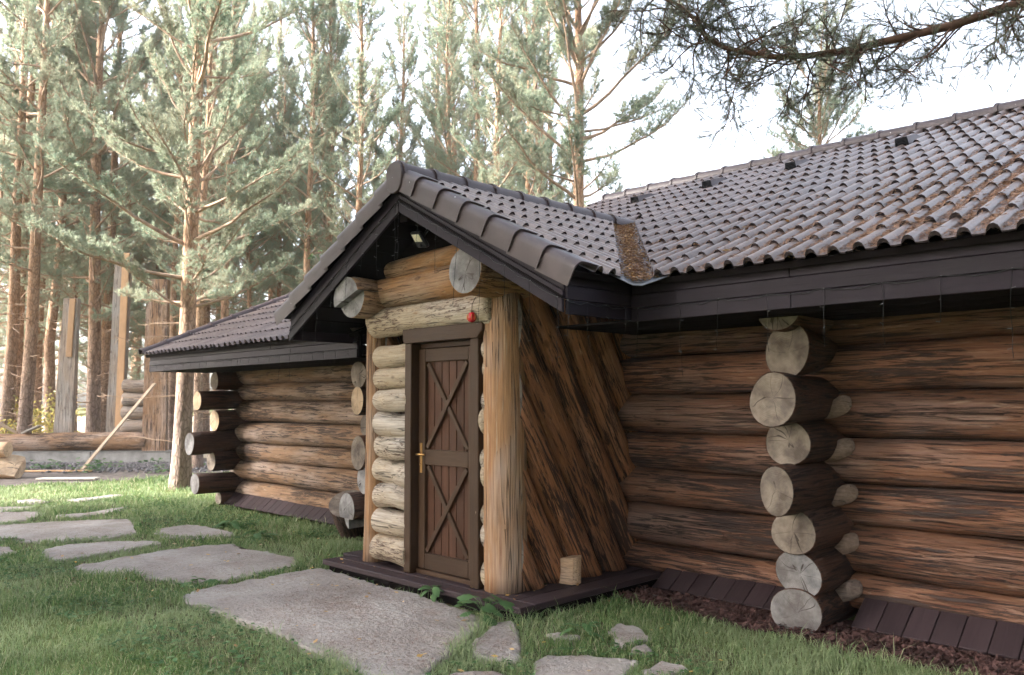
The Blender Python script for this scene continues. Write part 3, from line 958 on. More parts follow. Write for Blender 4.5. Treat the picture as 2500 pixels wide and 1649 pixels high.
door = add('door', None, None, cabin, Matrix.Translation((-5.27, 4.4, 0.16)))
DX0, DX1, DZ0, DZ1 = -5.575, -4.838, 0.16, 1.995
npl = 6
inner0, inner1 = DX0 + 0.085, DX1 - 0.09
for i in range(npl):
    wd = (inner1 - inner0) / npl
    x = inner0 + wd * (i + 0.5)
    board('plank', (x, dy + 0.025, DZ0 + 0.02), (x, dy + 0.025, DZ1 - 0.02), wd - 0.006, 0.022, 'door_stain', door, (0, 1, 0), 0.003)
board('backing', (-5.206, dy + 0.045, DZ0), (-5.206, dy + 0.045, DZ1), 0.73, 0.012, 'soffit_paint', door, (0, 1, 0), 0)
board('stile', (DX0 + 0.045, dy + 0.005, DZ0), (DX0 + 0.045, dy + 0.005, DZ1), 0.088, 0.045, 'frame_stain', door, (0, 1, 0), 0.004)
board('stile', (DX1 - 0.05, dy + 0.005, DZ0), (DX1 - 0.05, dy + 0.005, DZ1), 0.098, 0.043, 'frame_stain', door, (0, 1, 0), 0.003)
xa, xb = DX0 + 0.09, DX1 - 0.10
xm = (xa + xb) / 2
board('rail', (xa, dy + 0.006, DZ1 - 0.055), (xb, dy + 0.006, DZ1 - 0.055), 0.045, 0.11, 'frame_stain', door)
board('rail', (xa, dy + 0.006, 1.085), (xb, dy + 0.006, 1.085), 0.045, 0.125, 'frame_stain', door)
board('rail', (xa, dy + 0.006, DZ0 + 0.065), (xb, dy + 0.006, DZ0 + 0.065), 0.045, 0.13, 'frame_stain', door)
for z0, z1 in ((DZ0 + 0.135, 1.018), (1.152, DZ1 - 0.115)):
    e = 0.02
    board('brace', (xa + e, dy + 0.008, z1 - 0.01), (xb - e, dy + 0.008, z0 + 0.01), 0.03, 0.042, 'frame_stain', door)
    board('brace', (xa + e, dy - 0.002, z0 + 0.01), (xb - e, dy - 0.002, z1 - 0.01), 0.03, 0.042, 'frame_stain', door)
# handle: long plate with lever and key cylinder
parts = []
hx = DX0 + 0.045
me = box_mesh('handle', 0.03, 0.008, 0.25, 0.003, (hx, dy - 0.022, 1.075))
han = add('handle', me, 'brass', door)
V, P_ = join_arrays([tube([(hx, dy - 0.025, 1.105), (hx, dy - 0.065, 1.105)], [0.011, 0.011], 8, True), tube([(hx - 0.012, dy - 0.062, 1.105), (hx + 0.03, dy - 0.066, 1.106), (hx + 0.09, dy - 0.06, 1.105)], [0.010, 0.009, 0.008], 8, True), tube([(hx, dy - 0.02, 1.02), (hx, dy - 0.034, 1.02)], [0.009, 0.009], 8, True)])
add('lever', arr_mesh('lever', V, P_), 'brass', door)

# --- deck and skirts
for i, (y0, y1) in enumerate(((4.125, 4.275), (4.28, 4.43))):
    board('deck_board', (-6.65, (y0 + y1) / 2, 0.095), (-4.11 if i == 0 else -4.31, (y0 + y1) / 2, 0.095), y1 - y0, 0.045, 'deck_paint', cabin, bev=0.006)
for i, (x0, x1, ys) in enumerate(((-4.305, -4.11, 4.28), (-4.505, -4.31, 4.435))):
    board('deck_board', ((x0 + x1) / 2, ys, 0.0955), ((x0 + x1) / 2, 5.84, 0.0955), x1 - x0, 0.045, 'deck_paint', cabin, bev=0.006)
board('deck_board', (-6.5, 4.53, 0.094), (-4.51, 4.53, 0.094), 0.19, 0.045, 'deck_paint', cabin, bev=0.006)
board('deck_board', (-6.65, 4.44, 0.0945), (-6.65, 5.7, 0.0945), 0.30, 0.045, 'deck_paint', cabin, bev=0.006)
board('deck_joist', (-6.6, 4.19, 0.035), (-4.17, 4.19, 0.035), 0.05, 0.07, 'soffit_paint', cabin)
board('deck_joist', (-4.17, 4.23, 0.034), (-4.17, 5.8, 0.034), 0.05, 0.07, 'soffit_paint', cabin)


def skirt(x0, x1, pitch, yb, zb, yt, zt, mat='deck_paint'):
    n = int(round((x1 - x0) / pitch))
    for i in range(n):
        xa_, xb_ = x0 + (x1 - x0) * i / n + 0.003, x0 + (x1 - x0) * (i + 1) / n - 0.003
        a = Vector(((xa_ + xb_) / 2, yb, zb))
        b_ = Vector(((xa_ + xb_) / 2, yt, zt))
        nrm = Vector((0, -(zt - zb), yt - yb)).normalized()
        add('skirt_board', box_mesh('skirt_board', (b_ - a).length, xb_ - xa_, 0.022, 0.003), mat, cabin, frame((a + b_) / 2 + nrm * random.uniform(0, 0.004), b_ - a, nrm))


skirt(-4.06, -2.75, 0.165, 5.60, 0.035, 5.83, 0.17)
skirt(-2.42, 1.2, 0.165, 5.56, 0.035, 5.80, 0.185)
skirt(-11.75, -8.0, 0.165, 5.60, 0.05, 5.82, 0.235)

# --- soffits, fascias, bargeboards
FY = 4.72
for k in range(6):
    y0 = FY + 0.03 + k * 0.165
    board('soffit_board', (-4.3, y0 + 0.08, 2.125 + 0.001 * (k % 2)), (1.5, y0 + 0.08, 2.125 + 0.001 * (k % 2)), 0.16, 0.02, 'soffit_paint', cabin)
    board('soffit_board', (-12.3, y0 + 0.08, 2.015 + 0.001 * (k % 2)), (-7.15, y0 + 0.08, 2.015 + 0.001 * (k % 2)), 0.16, 0.02, 'soffit_paint', cabin)
for k, (z0, z1) in enumerate(((2.11, 2.205), (2.209, 2.30), (2.304, 2.395))):
    cuts = [-3.56, (-2.35, -2.30, -2.36)[k], (0.2, -0.4, 0.5)[k], 1.6]
    if k == 1:
        cuts = [-3.56, -0.9, 1.6]
    for a, b_ in zip(cuts[:-1], cuts[1:]):
        board('fascia_board', (a + 0.0015, FY + (0.012 if k == 2 else 0), (z0 + z1) / 2), (b_ - 0.0015, FY + (0.012 if k == 2 else 0), (z0 + z1) / 2), 0.024, z1 - z0, 'fascia_paint', cabin, bev=0.003)
    board('fascia_board', (-3.575 - (0.012 if k == 2 else 0), 4.03, (z0 + z1) / 2 + 0.01), (-3.575 - (0.012 if k == 2 else 0), FY + 0.1, (z0 + z1) / 2 + 0.01), 0.024, z1 - z0, 'fascia_paint', cabin, bev=0.003)
for k, (z0, z1) in enumerate(((1.995, 2.085), (2.089, 2.16), (2.164, 2.235))):
    cuts = [-12.40, (-9.6, -10.6, -8.8)[k], -7.0]
    for a, b_ in zip(cuts[:-1], cuts[1:]):
        board('fascia_board', (a + 0.0015, FY + (0.012 if k == 2 else 0), (z0 + z1) / 2), (b_ - 0.0015, FY + (0.012 if k == 2 else 0), (z0 + z1) / 2), 0.024, z1 - z0, 'fascia_paint', cabin, bev=0.003)
for k, (z0, z1) in enumerate(((2.0, 2.09), (2.094, 2.23))):
    board('fascia_board', (-12.40, FY - 0.0, (z0 + z1) / 2), (-12.40, 6.0, (z0 + z1) / 2), 0.024, z1 - z0, 'fascia_paint', cabin, bev=0.003)
board('fascia_backing', (-3.56, FY + 0.04, 2.26), (1.6, FY + 0.04, 2.26), 0.02, 0.25, 'soffit_paint', cabin)
board('fascia_backing', (-12.38, FY + 0.04, 2.11), (-7.0, FY + 0.04, 2.11), 0.02, 0.22, 'soffit_paint', cabin)
BX0, BX1, BZB, BZA = -7.10, -3.585, 2.13, 3.10   # bargeboard foot x, foot z, apex z (bottom edge)
BXM = -5.37


def bz(x):
    return BZA + (BZB - BZA) * (abs(x - BXM) / (BX1 - BXM if x > BXM else BXM - BX0))


for lo, hi, yy in ((0.0, 0.088, 4.0), (0.091, 0.145, 4.008), (0.148, 0.235, 4.016)):
    for sx in (0, 1):
        x0, x1 = (BXM + 0.001, BX1) if sx else (BXM - 0.001, BX0)
        prism('bargeboard', [(x0, yy, bz(x0) + lo), (x1, yy, bz(x1) + lo), (x1, yy, bz(x1) + hi), (x0, yy, bz(x0) + hi)], (0, 1, 0), 0.024, 'fascia_paint', cabin, 0.002)
board('fascia_board', (-7.09, 4.03, 2.25), (-7.09, 5.75, 2.25), 0.024, 0.22, 'fascia_paint', cabin, bev=0.003)
# sloping soffit boards under the porch roof
for sx in (0, 1):
    x1 = BX1 if sx else BX0
    for k in range(9):
        a, b_ = BXM + (x1 - BXM) * k / 9, BXM + (x1 - BXM) * (k + 1) / 9
        za, zb = bz(a) + 0.10, bz(b_) + 0.10
        mid = Vector(((a + b_) / 2, 5.0, (za + zb) / 2))
        dd = Vector((b_ - a, 0, zb - za))
        nr = Vector((-dd.z, 0, dd.x)) * (1 if sx else -1)
        add('soffit_board', box_mesh('soffit_board', 2.0, dd.length - 0.004, 0.018, 0.002), 'soffit_paint', cabin, frame(mid, (0, 1, 0), nr))

# --- roof decks under the tiles
def slab3(name, pts, nrm, thk, mat, parent):
    n = Vector(nrm).normalized()
    return prism(name, [Vector(p) - n * thk for p in pts], n, thk * 0.8, mat, parent)


roof = add('roof', None, None, cabin, Matrix.Translation((-5.4, 7, 2.4)))
nM = (0, -M_S, 1)
yv = lambda x: M_Y0 + (P_S / M_S) * (P_X0 - x)     # valley line
slab3('roof_deck', [(P_X0, M_Y0 + 0.03, mz(M_Y0 + 0.03)), (MAIN_X1, M_Y0 + 0.03, mz(M_Y0 + 0.03)), (MAIN_X1, RIDGE_Y, mz(RIDGE_Y)), (MAIN_X0, RIDGE_Y, mz(RIDGE_Y)), (MAIN_X0, 7.2, mz(7.2)), (PX, yv(PX), mz(yv(PX)))], nM, 0.05, 'soffit_paint', roof)
slab3('roof_deck', [(MAIN_X0, RIDGE_Y, mz(RIDGE_Y)), (MAIN_X1, RIDGE_Y, mz(RIDGE_Y)), (MAIN_X1, 14.2, mz(RIDGE_Y) - M_S * 4.7), (MAIN_X0, 14.2, mz(RIDGE_Y) - M_S * 4.7)], (0, M_S, 1), 0.05, 'roof_tile', roof)
pz = lambda x: M_Z0 + P_S * (P_X0 - x) if x > PX else M_Z0 + P_S * (P_X0 - (2 * PX - x))
PXL = 2 * PX - P_X0
slab3('roof_deck', [(P_X0 - 0.03, PY0 + 0.02, pz(P_X0 - 0.03)), (PX, PY0 + 0.02, PZ), (PX, yv(PX), PZ), (P_X0 - 0.03, yv(P_X0 - 0.03), pz(P_X0 - 0.03))], (P_S, 0, 1), 0.05, 'soffit_paint', roof)
slab3('roof_deck', [(PXL + 0.03, PY0 + 0.02, pz(P_X0 - 0.03)), (PX, PY0 + 0.02, PZ), (PX, yv(PX), PZ), (PXL + 0.03, yv(P_X0 - 0.03) + 0.9, pz(P_X0 - 0.03))], (-P_S, 0, 1), 0.05, 'soffit_paint', roof)
lz = lambda y: L_Z0 + M_S * (y - M_Y0)
slab3('roof_deck', [(L_X0, M_Y0 + 0.03, lz(M_Y0 + 0.03)), (-6.9, M_Y0 + 0.03, lz(M_Y0 + 0.03)), (-6.9, L_RIDGE_Y, lz(L_RIDGE_Y)), (L_X0, L_RIDGE_Y, lz(L_RIDGE_Y))], nM, 0.05, 'soffit_paint', roof)
slab3('roof_deck', [(L_X0, L_RIDGE_Y, lz(L_RIDGE_Y)), (-7.0, L_RIDGE_Y, lz(L_RIDGE_Y)), (-7.0, 9.5, lz(L_RIDGE_Y) - M_S * 2.45), (L_X0, 9.5, lz(L_RIDGE_Y) - M_S * 2.45)], (0, M_S, 1), 0.05, 'roof_tile', roof)
# gable closing panels
prism('gable_panel', [(MAIN_X0 + 0.15, 5.9, 2.1), (MAIN_X0 + 0.15, 13.4, 2.1), (MAIN_X0 + 0.15, RIDGE_Y, mz(RIDGE_Y) - 0.08)], (1, 0, 0), 0.03, 'soffit_paint', cabin)
prism('gable_panel', [(1.45, 5.9, 2.1), (1.45, 13.4, 2.1), (1.45, RIDGE_Y, mz(RIDGE_Y) - 0.08)], (1, 0, 0), 0.03, 'soffit_paint', cabin)
prism('gable_panel', [(-11.9, 5.9, 2.0), (-11.9, 9.0, 2.0), (-11.9, L_RIDGE_Y, lz(L_RIDGE_Y) - 0.08)], (1, 0, 0), 0.03, 'soffit_paint', cabin)

# --- tiles
ROLL = 0.137
TW = 2 * ROLL


def tile_mesh(course, width=TW, roll=ROLL, seed=0):
    """double-roll tile: local X across, Y up the slope, Z out; front lip at Y=0"""
    prof = []
    n = int(round(width / roll))
    for k in range(n):
        c = roll * (k + 0.5)
        prof.append((c - roll * 0.5, 0.0))
        prof.append((c - 0.037, 0.002))
        for a in (150, 115, 80, 45, 15):
            prof.append((c + 0.034 * math.cos(rad(a)), 0.004 + 0.038 * math.sin(rad(a))))
        prof.append((c + 0.037, 0.002))
    prof.append((width, 0.0))
    prof = np.array(prof)
    n = len(prof)
    L = course * 1.13
    rise = 0.011
    k0 = 1.16                                   # the roll is fuller at its lapping end
    top0 = np.column_stack([prof[:, 0], np.zeros(n), prof[:, 1] * k0 + rise])
    top1 = np.column_stack([prof[:, 0], np.full(n, L), prof[:, 1] * 0.92 - 0.002])
    f0 = top0.copy()
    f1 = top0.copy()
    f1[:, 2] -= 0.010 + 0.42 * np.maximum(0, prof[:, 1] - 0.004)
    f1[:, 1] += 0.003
    V = np.concatenate([top0, top1, f0, f1])
    i = np.arange(n - 1)
    Q = np.concatenate([np.stack([i, i + 1, n + i + 1, n + i], 1), np.stack([3 * n + i, 3 * n + i + 1, 2 * n + i + 1, 2 * n + i], 1)])
    return V, Q


def tile_me(course, **kw):
    V, Q = tile_mesh(course, **kw)
    me = arr_mesh('tile', V, [Q])
    fl = np.zeros(len(me.polygons), dtype=bool)
    fl[:len(fl) // 2] = True
    me.polygons.foreach_set('use_smooth', fl)
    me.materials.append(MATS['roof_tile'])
    me.materials.append(MATS['tile_edge_shade'])
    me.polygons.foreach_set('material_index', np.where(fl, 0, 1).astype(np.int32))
    return me


def vis(p):
    """rough picture size of a point (0 when outside the view)"""
    d = Vector(p) - CAM
    z = d.dot(fw)
    if z < 0.5:
        return 0
    x, y = d.dot(rt2) / z, d.dot(up2) / z
    if abs(x) > 0.66 or abs(y) > 0.45:
        return 0
    return 1 / z


jobs = []      # (matrix, course, clip planes)
# main slope
ncs = 14
CO = (RIDGE_Y - M_Y0) / ncs
cl = CO / math.cos(math.atan(M_S))
ang = math.atan(M_S)
baseM = Matrix(((1, 0, 0), (0, math.cos(ang), -math.sin(ang)), (0, math.sin(ang), math.cos(ang)))).to_4x4()
GAP = 0.115
vdir = Vector((-1, P_S / M_S, 0)).normalized()
vn = Vector((vdir.y, -vdir.x, 0))              # points to +x+y... away from the porch
nx = int(math.ceil((MAIN_X1 - MAIN_X0) / TW))
for c in range(ncs):
    for k in range(nx):
        x = MAIN_X1 - (k + 1) * TW
        y = M_Y0 + c * CO
        mm = baseM.copy()
        mm.translation = Vector((x, y, mz(y)))
        pl = []
        ym = y + CO * 0.5
        # right valley, distance from the valley line
        d0 = [(Vector((xx, yy, 0)) - Vector((P_X0, M_Y0, 0))).dot(vn) for xx in (x, x + TW) for yy in (y, y + CO * 1.13)]
        mirr = [(Vector((2 * PX - xx, yy, 0)) - Vector((P_X0, M_Y0, 0))).dot(vn) for xx in (x, x + TW) for yy in (y, y + CO * 1.13)]
        if max(d0) < GAP and max(mirr) < GAP:
            continue
        if x + TW / 2 > PX:
            if max(d0) < GAP:
                continue
            if min(d0) < GAP:
                pl.append((Vector((P_X0, M_Y0, 0)) + vn * GAP, -vn))
        else:
            if max(mirr) < GAP:
                continue
            if min(mirr) < GAP:
                vm = Vector((-vn.x, vn.y, 0))
                pl.append((Vector((2 * PX - P_X0, M_Y0, 0)) + vm * GAP, -vm))
        jobs.append((mm, 'main', pl, (x + TW / 2, ym, mz(ym))))
# porch slopes: u along Y, v up the slope
angp = math.atan(P_S)
ncp = 7
COP = (P_X0 - PX) / ncp
for side in (1, -1):
    xd = Vector((0, 1, 0)) if side == 1 else Vector((0, -1, 0))
    vd = Vector((-side * math.cos(angp), 0, math.sin(angp)))
    hd = Vector((side * math.sin(angp), 0, math.cos(angp)))
    Bm = Matrix((xd, vd, hd)).transposed().to_4x4()
    for c in range(ncp):
        xx = P_X0 - c * COP
        yend = yv(xx) + 0.3
        k = 0
        while PY0 + 0.16 + k * TW < yend:
            y0 = PY0 + 0.16 + k * TW
            wx = xx if side == 1 else 2 * PX - xx
            org = Vector((wx, y0 if side == 1 else y0 + TW, pz(wx)))
            mm = Bm.copy()
            mm.translation = org
            pl = []
            xm = 2 * PX - wx if side == -1 else wx
            d0 = [-(Vector((q, yy, 0)) - Vector((P_X0, M_Y0, 0))).dot(vn) for q in (xx, xx - COP * 1.13) for yy in (y0, y0 + TW)]
            k += 1
            if max(d0) < GAP:
                continue
            if min(d0) < GAP:
                if side == 1:
                    pl.append((Vector((P_X0, M_Y0, 0)) - vn * GAP, vn))
                else:
                    vm = Vector((-vn.x, vn.y, 0))
                    pl.append((Vector((2 * PX - P_X0, M_Y0, 0)) - vm * GAP, vm))
            jobs.append((mm, 'porch', pl, tuple(org) if side == 1 else None))
# left wing
ncl = 7
COL_ = (L_RIDGE_Y - M_Y0) / ncl
TWL = 0.26
for c in range(ncl):
    for k in range(int((-6.9 - L_X0) / TWL)):
        x, y = L_X0 + 0.02 + k * TWL, M_Y0 + c * COL_
        mm = baseM.copy()
        mm.translation = Vector((x, y, lz(y)))
        jobs.append((mm, 'left', [], (x + TWL / 2, y, lz(y))))
MEANS = {'main': cl, 'porch': COP / math.cos(angp), 'left': COL_ / math.cos(ang)}
TM = {k: tile_me(v) for k, v in MEANS.items()}
TM['left'] = tile_me(MEANS['left'], width=TWL, roll=TWL / 2)
TV = {k: tile_mesh(v) for k, v in MEANS.items()}
TV['left'] = tile_mesh(MEANS['left'], width=TWL, roll=TWL / 2)
score = []
for j, (mm, kind, pl, ctr) in enumerate(jobs):
    s = 0 if ctr is None else vis(ctr)
    if kind == 'left' and ctr[0] > -7.9:
        s = 0
    if kind == 'main' and ctr[0] < PX - 0.2 and ctr[1] < 8.0:
        s *= 0.3
    score.append(s)
order = np.argsort(-np.array(score))
single = set(int(q) for q in order[:300] if score[q] > 0)
rest, rest_lip = [], []
for j, (mm, kind, pl, ctr) in enumerate(jobs):
    jm = mm @ Matrix.Rotation(random.gauss(0, 0.011), 4, 'Z') @ Matrix.Rotation(random.gauss(0, 0.009), 4, 'X') @ Matrix.Translation((random.gauss(0, 0.0015), random.gauss(0, 0.008), abs(random.gauss(0, 0.002))))
    if pl:
        o = add('tile', TM[kind].copy(), None, roof, jm)
        clip(o, pl)
        if len(o.data.polygons) == 0:
            bpy.data.objects.remove(o)
            continue
        if j not in single:
            V = np.array([jm @ v.co for v in o.data.vertices])
            F, FL = {}, {}
            for p in o.data.polygons:
                (FL if p.material_index else F).setdefault(len(p.vertices), []).append(list(p.vertices))
            rest.append((V, [np.array(f) for f in F.values()]))
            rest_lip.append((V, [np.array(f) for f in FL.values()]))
            bpy.data.objects.remove(o)
    elif j in single:
        add('tile', TM[kind], None, roof, jm)
    else:
        V, Q = TV[kind]
        A = np.array(jm)
        rest.append((V @ A[:3, :3].T + A[:3, 3], [Q[:len(Q) // 2]]))
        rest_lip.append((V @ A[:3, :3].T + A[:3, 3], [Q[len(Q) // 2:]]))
if rest:
    V, Pq = join_arrays(rest)
    me = arr_mesh('roof_tiles', V, Pq)
    smooth(me)
    add('roof_tiles', me, 'roof_tile', roof, kind='stuff')
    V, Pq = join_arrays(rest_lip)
    add('tile_edges', arr_mesh('tile_edges', V, Pq), 'tile_edge_shade', roof, kind='stuff')

# --- ridge tiles: half barrels lapping one another, thick collar at the lapping end
def barrel(L, r0, r1, seg=9, flat=1.0, thick=0.016, spread=100):
    th = np.radians(np.linspace(-spread, spread, seg))
    rows = []
    for x, r in ((0.0, r0 + 0.014), (0.035, r0 + 0.014), (0.036, r0), (L, r1)):
        rows.append(np.column_stack([np.full(seg, x), r * np.sin(th), r * np.cos(th) * flat]))
    rows.append(np.column_stack([np.zeros(seg), (r0 + 0.014 - thick) * np.sin(th), (r0 + 0.014 - thick) * np.cos(th) * flat]))
    V = np.concatenate(rows)
    j = np.arange(seg - 1)
    Q = [np.stack([i * seg + j, i * seg + j + 1, (i + 1) * seg + j + 1, (i + 1) * seg + j], 1) for i in range(3)]
    Q.append(np.stack([4 * seg + j, 4 * seg + j + 1, j + 1, j], 1))
    me = arr_mesh('ridge_tile', V, [np.concatenate(Q)])
    smooth(me)
    me.materials.append(MATS['verge_tile'])
    try:
        me.set_sharp_from_angle(angle=rad(40))
    except Exception:
        pass
    return me


rb = barrel(0.42, 0.105, 0.098, flat=0.9)
n = 9
for i in range(n):
    y0 = PY0 - 0.01 + i * 0.345
    add('ridge_tile', rb, None, roof, frame((PX, y0, PZ - 0.005 + random.uniform(-0.003, 0.003)), (0, 1, 0.006)))
rb2 = barrel(0.46, 0.128, 0.118, seg=9, flat=0.75)
x = MAIN_X1
while x > MAIN_X0 + 0.2:
    add('ridge_tile', rb2, None, roof, frame((x - 0.40, RIDGE_Y, mz(RIDGE_Y) + 0.012 + random.uniform(-0.004, 0.004)), (1, 0, -0.02)))
    x -= 0.40
rb3 = barrel(0.40, 0.085, 0.078, seg=7, flat=0.8)
for i in range(8):
    y0 = M_Y0 - 0.03 + i * 0.345
    add('ridge_tile', rb3, None, roof, frame((L_X0 + 0.02, y0, lz(y0) + 0.04), (0, 1, M_S)))
for i in range(14):
    add('ridge_tile', rb3, None, roof, frame((L_X0 + 0.02 + i * 0.38, L_RIDGE_Y, lz(L_RIDGE_Y)), (1, 0, 0)))
# end cap of the porch ridge: rounded shield
pts = []
for a, rr in ((90, 0.118), (60, 0.122), (35, 0.122), (10, 0.118), (-15, 0.115), (-45, 0.135), (-65, 0.150), (-90, 0.150), (-115, 0.150), (-135, 0.135), (-165, 0.115), (170, 0.118), (145, 0.122), (120, 0.122)):
    pts.append((PX + rr * math.cos(rad(a)) * 0.93, PY0 - 0.035, PZ - 0.028 + rr * math.sin(rad(a))))
prism('ridge_end_cap', pts, (0, 1, 0), 0.03, 'verge_tile', roof, 0.006)

# --- verge tiles along the porch gable: rounded angle tiles
def verge_mesh(L, side):
    # local X up the slope, Y back along the roof (world +y), Z out of the slope
    prof = [(0.23, 0.045), (0.12, 0.055)]
    for a in np.linspace(90, 180, 6):
        prof.append((0.065 + 0.065 * math.cos(rad(a)), -0.008 + 0.065 * math.sin(rad(a))))
    prof += [(0.0, -0.06), (0.0, -0.125)]
    prof = np.array(prof)
    n = len(prof)
    t0 = np.column_stack([np.zeros(n), prof[:, 0] - 0.012, prof[:, 1] + 0.014])
    t1 = np.column_stack([np.full(n, L), prof[:, 0] + 0.006, prof[:, 1] - 0.004])
    ctr = np.array([0.10, -0.06])
    inn = prof + (ctr - prof) / (np.linalg.norm(ctr - prof, axis=1)[:, None] + 1e-9) * 0.018
    i0 = np.column_stack([np.full(n, 0.004), inn[:, 0] - 0.012, inn[:, 1] + 0.014])
    i1 = np.column_stack([np.full(n, L), inn[:, 0] + 0.006, inn[:, 1] - 0.004])
    V = np.concatenate([t0, t1, t0, i0, i0, i1])
    j = np.arange(n - 1)
    Q = np.concatenate([np.stack([a * n + j, a * n + j + 1, b_ * n + j + 1, b_ * n + j], 1) for a, b_ in ((0, 1), (2, 3), (4, 5))])
    me = arr_mesh('verge_tile', V, [Q])
    smooth(me)
    me.materials.append(MATS['verge_tile'])
    return me


vm_ = verge_mesh(COP / math.cos(angp) * 1.09, 1)
for side in (1, -1):
    for c in range(ncp + (1 if side == -1 else 0)):
        cc = c - (1 if side == -1 else 0)
        xx = P_X0 + 0.0 - cc * COP
        wx = xx if side == 1 else 2 * PX - xx
        if side == -1 and cc < 0:
            continue
        X = Vector((-side * math.cos(angp), 0, math.sin(angp)))
        Y = Vector((0, 1, 0))
        Z = Vector((side * math.sin(angp), 0, math.cos(angp)))
        mm = Matrix((X, Y, Z)).transposed().to_4x4()
        mm.translation = Vector((wx, PY0 - 0.02, pz(wx)))
        add('verge_tile', vm_, None, roof, mm)

# --- valley flashing
def vpt(d, s):
    """point d metres up the valley (plan), s metres to the side (+ main roof)"""
    p = Vector((P_X0, M_Y0, 0)) + vdir * d + vn * s
    z = mz(p.y) if s >= 0 else M_Z0 + P_S * (P_X0 - p.x)
    return Vector((p.x, p.y, z + 0.004))


dmax = (P_X0 - PX) / -vdir.x
V = []
for d in (-0.16, dmax):
    for s in (-0.2, -0.03, 0.03, 0.2):
        q = vpt(d, s)
        if abs(s) < 0.1:
            q.z -= 0.012
        V.append(q)
Q = np.array([(0, 1, 5, 4), (1, 2, 6, 5), (2, 3, 7, 6)])
fl = add('valley_flashing', arr_mesh('valley_flashing', V, [Q]), 'steel', roof)
so = fl.modifiers.new('thickness', 'SOLIDIFY')
so.thickness = 0.006

# --- roof vents on the main slope
for (x, y) in ((-6.285, 8.49), (-5.22, 8.61), (-4.161, 8.72), (-2.984, 8.82)):
    c = int((8.62 - M_Y0) / CO)
    y = M_Y0 + c * CO - 0.02
    mm = baseM.copy()
    mm.translation = Vector((x, y, mz(y) + 0.02))
    ve = add('roof_vent', None, None, roof, mm)
    V = [(-0.07, 0, 0), (0.07, 0, 0), (0.058, 0.01, 0.095), (-0.058, 0.01, 0.095), (-0.07, 0.42, 0), (0.07, 0.42, 0), (0.058, 0.30, 0.06), (-0.058, 0.30, 0.06)]
    me = arr_mesh('cowl', V, [np.array([(0, 3, 7, 4), (1, 5, 6, 2), (3, 2, 6, 7), (7, 6, 5, 4)])])
    add('cowl', me, 'verge_tile', ve, mm)
    add('vent_backing', arr_mesh('vent_backing', [(-0.067, 0.03, 0), (0.067, 0.03, 0), (0.056, 0.035, 0.092), (-0.056, 0.035, 0.092)], [np.array([(0, 1, 2, 3)])]), 'black_plastic', ve, mm)
    for k in range(6):
        add('louvre', box_mesh('louvre', 0.128 - 0.004 * k, 0.016, 0.006, 0), 'black_plastic', ve, mm @ Matrix.Translation((0, 0.014, 0.008 + k * 0.0155)) @ Matrix.Rotation(0.6, 4, 'X'))

# ------------------------------------------------------------------ small things on and by the cabin
# floodlight under the porch roof
fl_ = thing('floodlight', 'small black sensor floodlight with pale panel under the porch gable', 'lamp', (-5.38, 4.2, 2.93))
mw = frame((-5.37, 4.22, 2.90), (1, 0, -0.12), (0, -0.75, -0.66))
add('housing', box_mesh('housing', 0.13, 0.15, 0.035, 0.006), 'black_plastic', fl_, mw)
add('panel', box_mesh('panel', 0.095, 0.07, 0.006, 0.001), 'lamp_lens', fl_, mw @ Matrix.Translation((0, 0.025, 0.019)))
add('sensor', arr_mesh('sensor', *blob((0, -0.045, 0.018), 0.018, 8, 6)), 'black_plastic', fl_, mw)
V, P_ = tube([(-5.37, 4.25, 2.92), (-5.37, 4.30, 2.99), (-5.37, 4.33, 3.10)], [0.012] * 3, 6, True)
add('bracket', arr_mesh('bracket', V, P_), 'black_plastic', fl_)

# red bauble over the door
bb = thing('bauble', 'shiny red bauble with gold lines hanging beside the door lintel', 'bauble', (-4.735, 4.24, 2.2))
th = np.linspace(0, 2 * np.pi, 21)[:-1]
V, T, Q = [], [], []
hs_ = np.linspace(-1, 1, 13)
for h in hs_:
    rr = math.sqrt(max(0.0, 1 - h * h)) * 0.037
    for a in th:
        V.append((-4.735 + rr * math.cos(a) * (1 + 0.05 * math.cos(8 * a)), 4.235 + rr * math.sin(a) * (1 + 0.05 * math.cos(8 * a)), 2.20 + h * 0.042))
k = len(th)
Q = [(i * k + j, i * k + (j + 1) % k, (i + 1) * k + (j + 1) % k, (i + 1) * k + j) for i in range(12) for j in range(k)]
me = arr_mesh('ball', V, [np.array(Q)])
smooth(me)
add('ball', me, 'red_glass', bb)
parts = []
for a in np.linspace(0, 2 * np.pi, 9)[:-1]:
    pp = [(-4.735 + 0.0405 * math.cos(b_) * math.cos(a), 4.235 + 0.0405 * math.cos(b_) * math.sin(a), 2.20 + 0.044 * math.sin(b_)) for b_ in np.linspace(-0.5, 0.5, 6)]
    parts.append(tube(pp, [0.002] * 6, 4))
V, P_ = join_arrays(parts)
add('gold_lines', arr_mesh('gold_lines', V, P_), 'gold_paint', bb)
V, P_ = tube([(-4.735, 4.235, 2.24), (-4.737, 4.24, 2.30), (-4.73, 4.27, 2.36)], [0.0025] * 3, 4, True)
add('hanger', arr_mesh('hanger', V, P_), 'black_cable', bb)

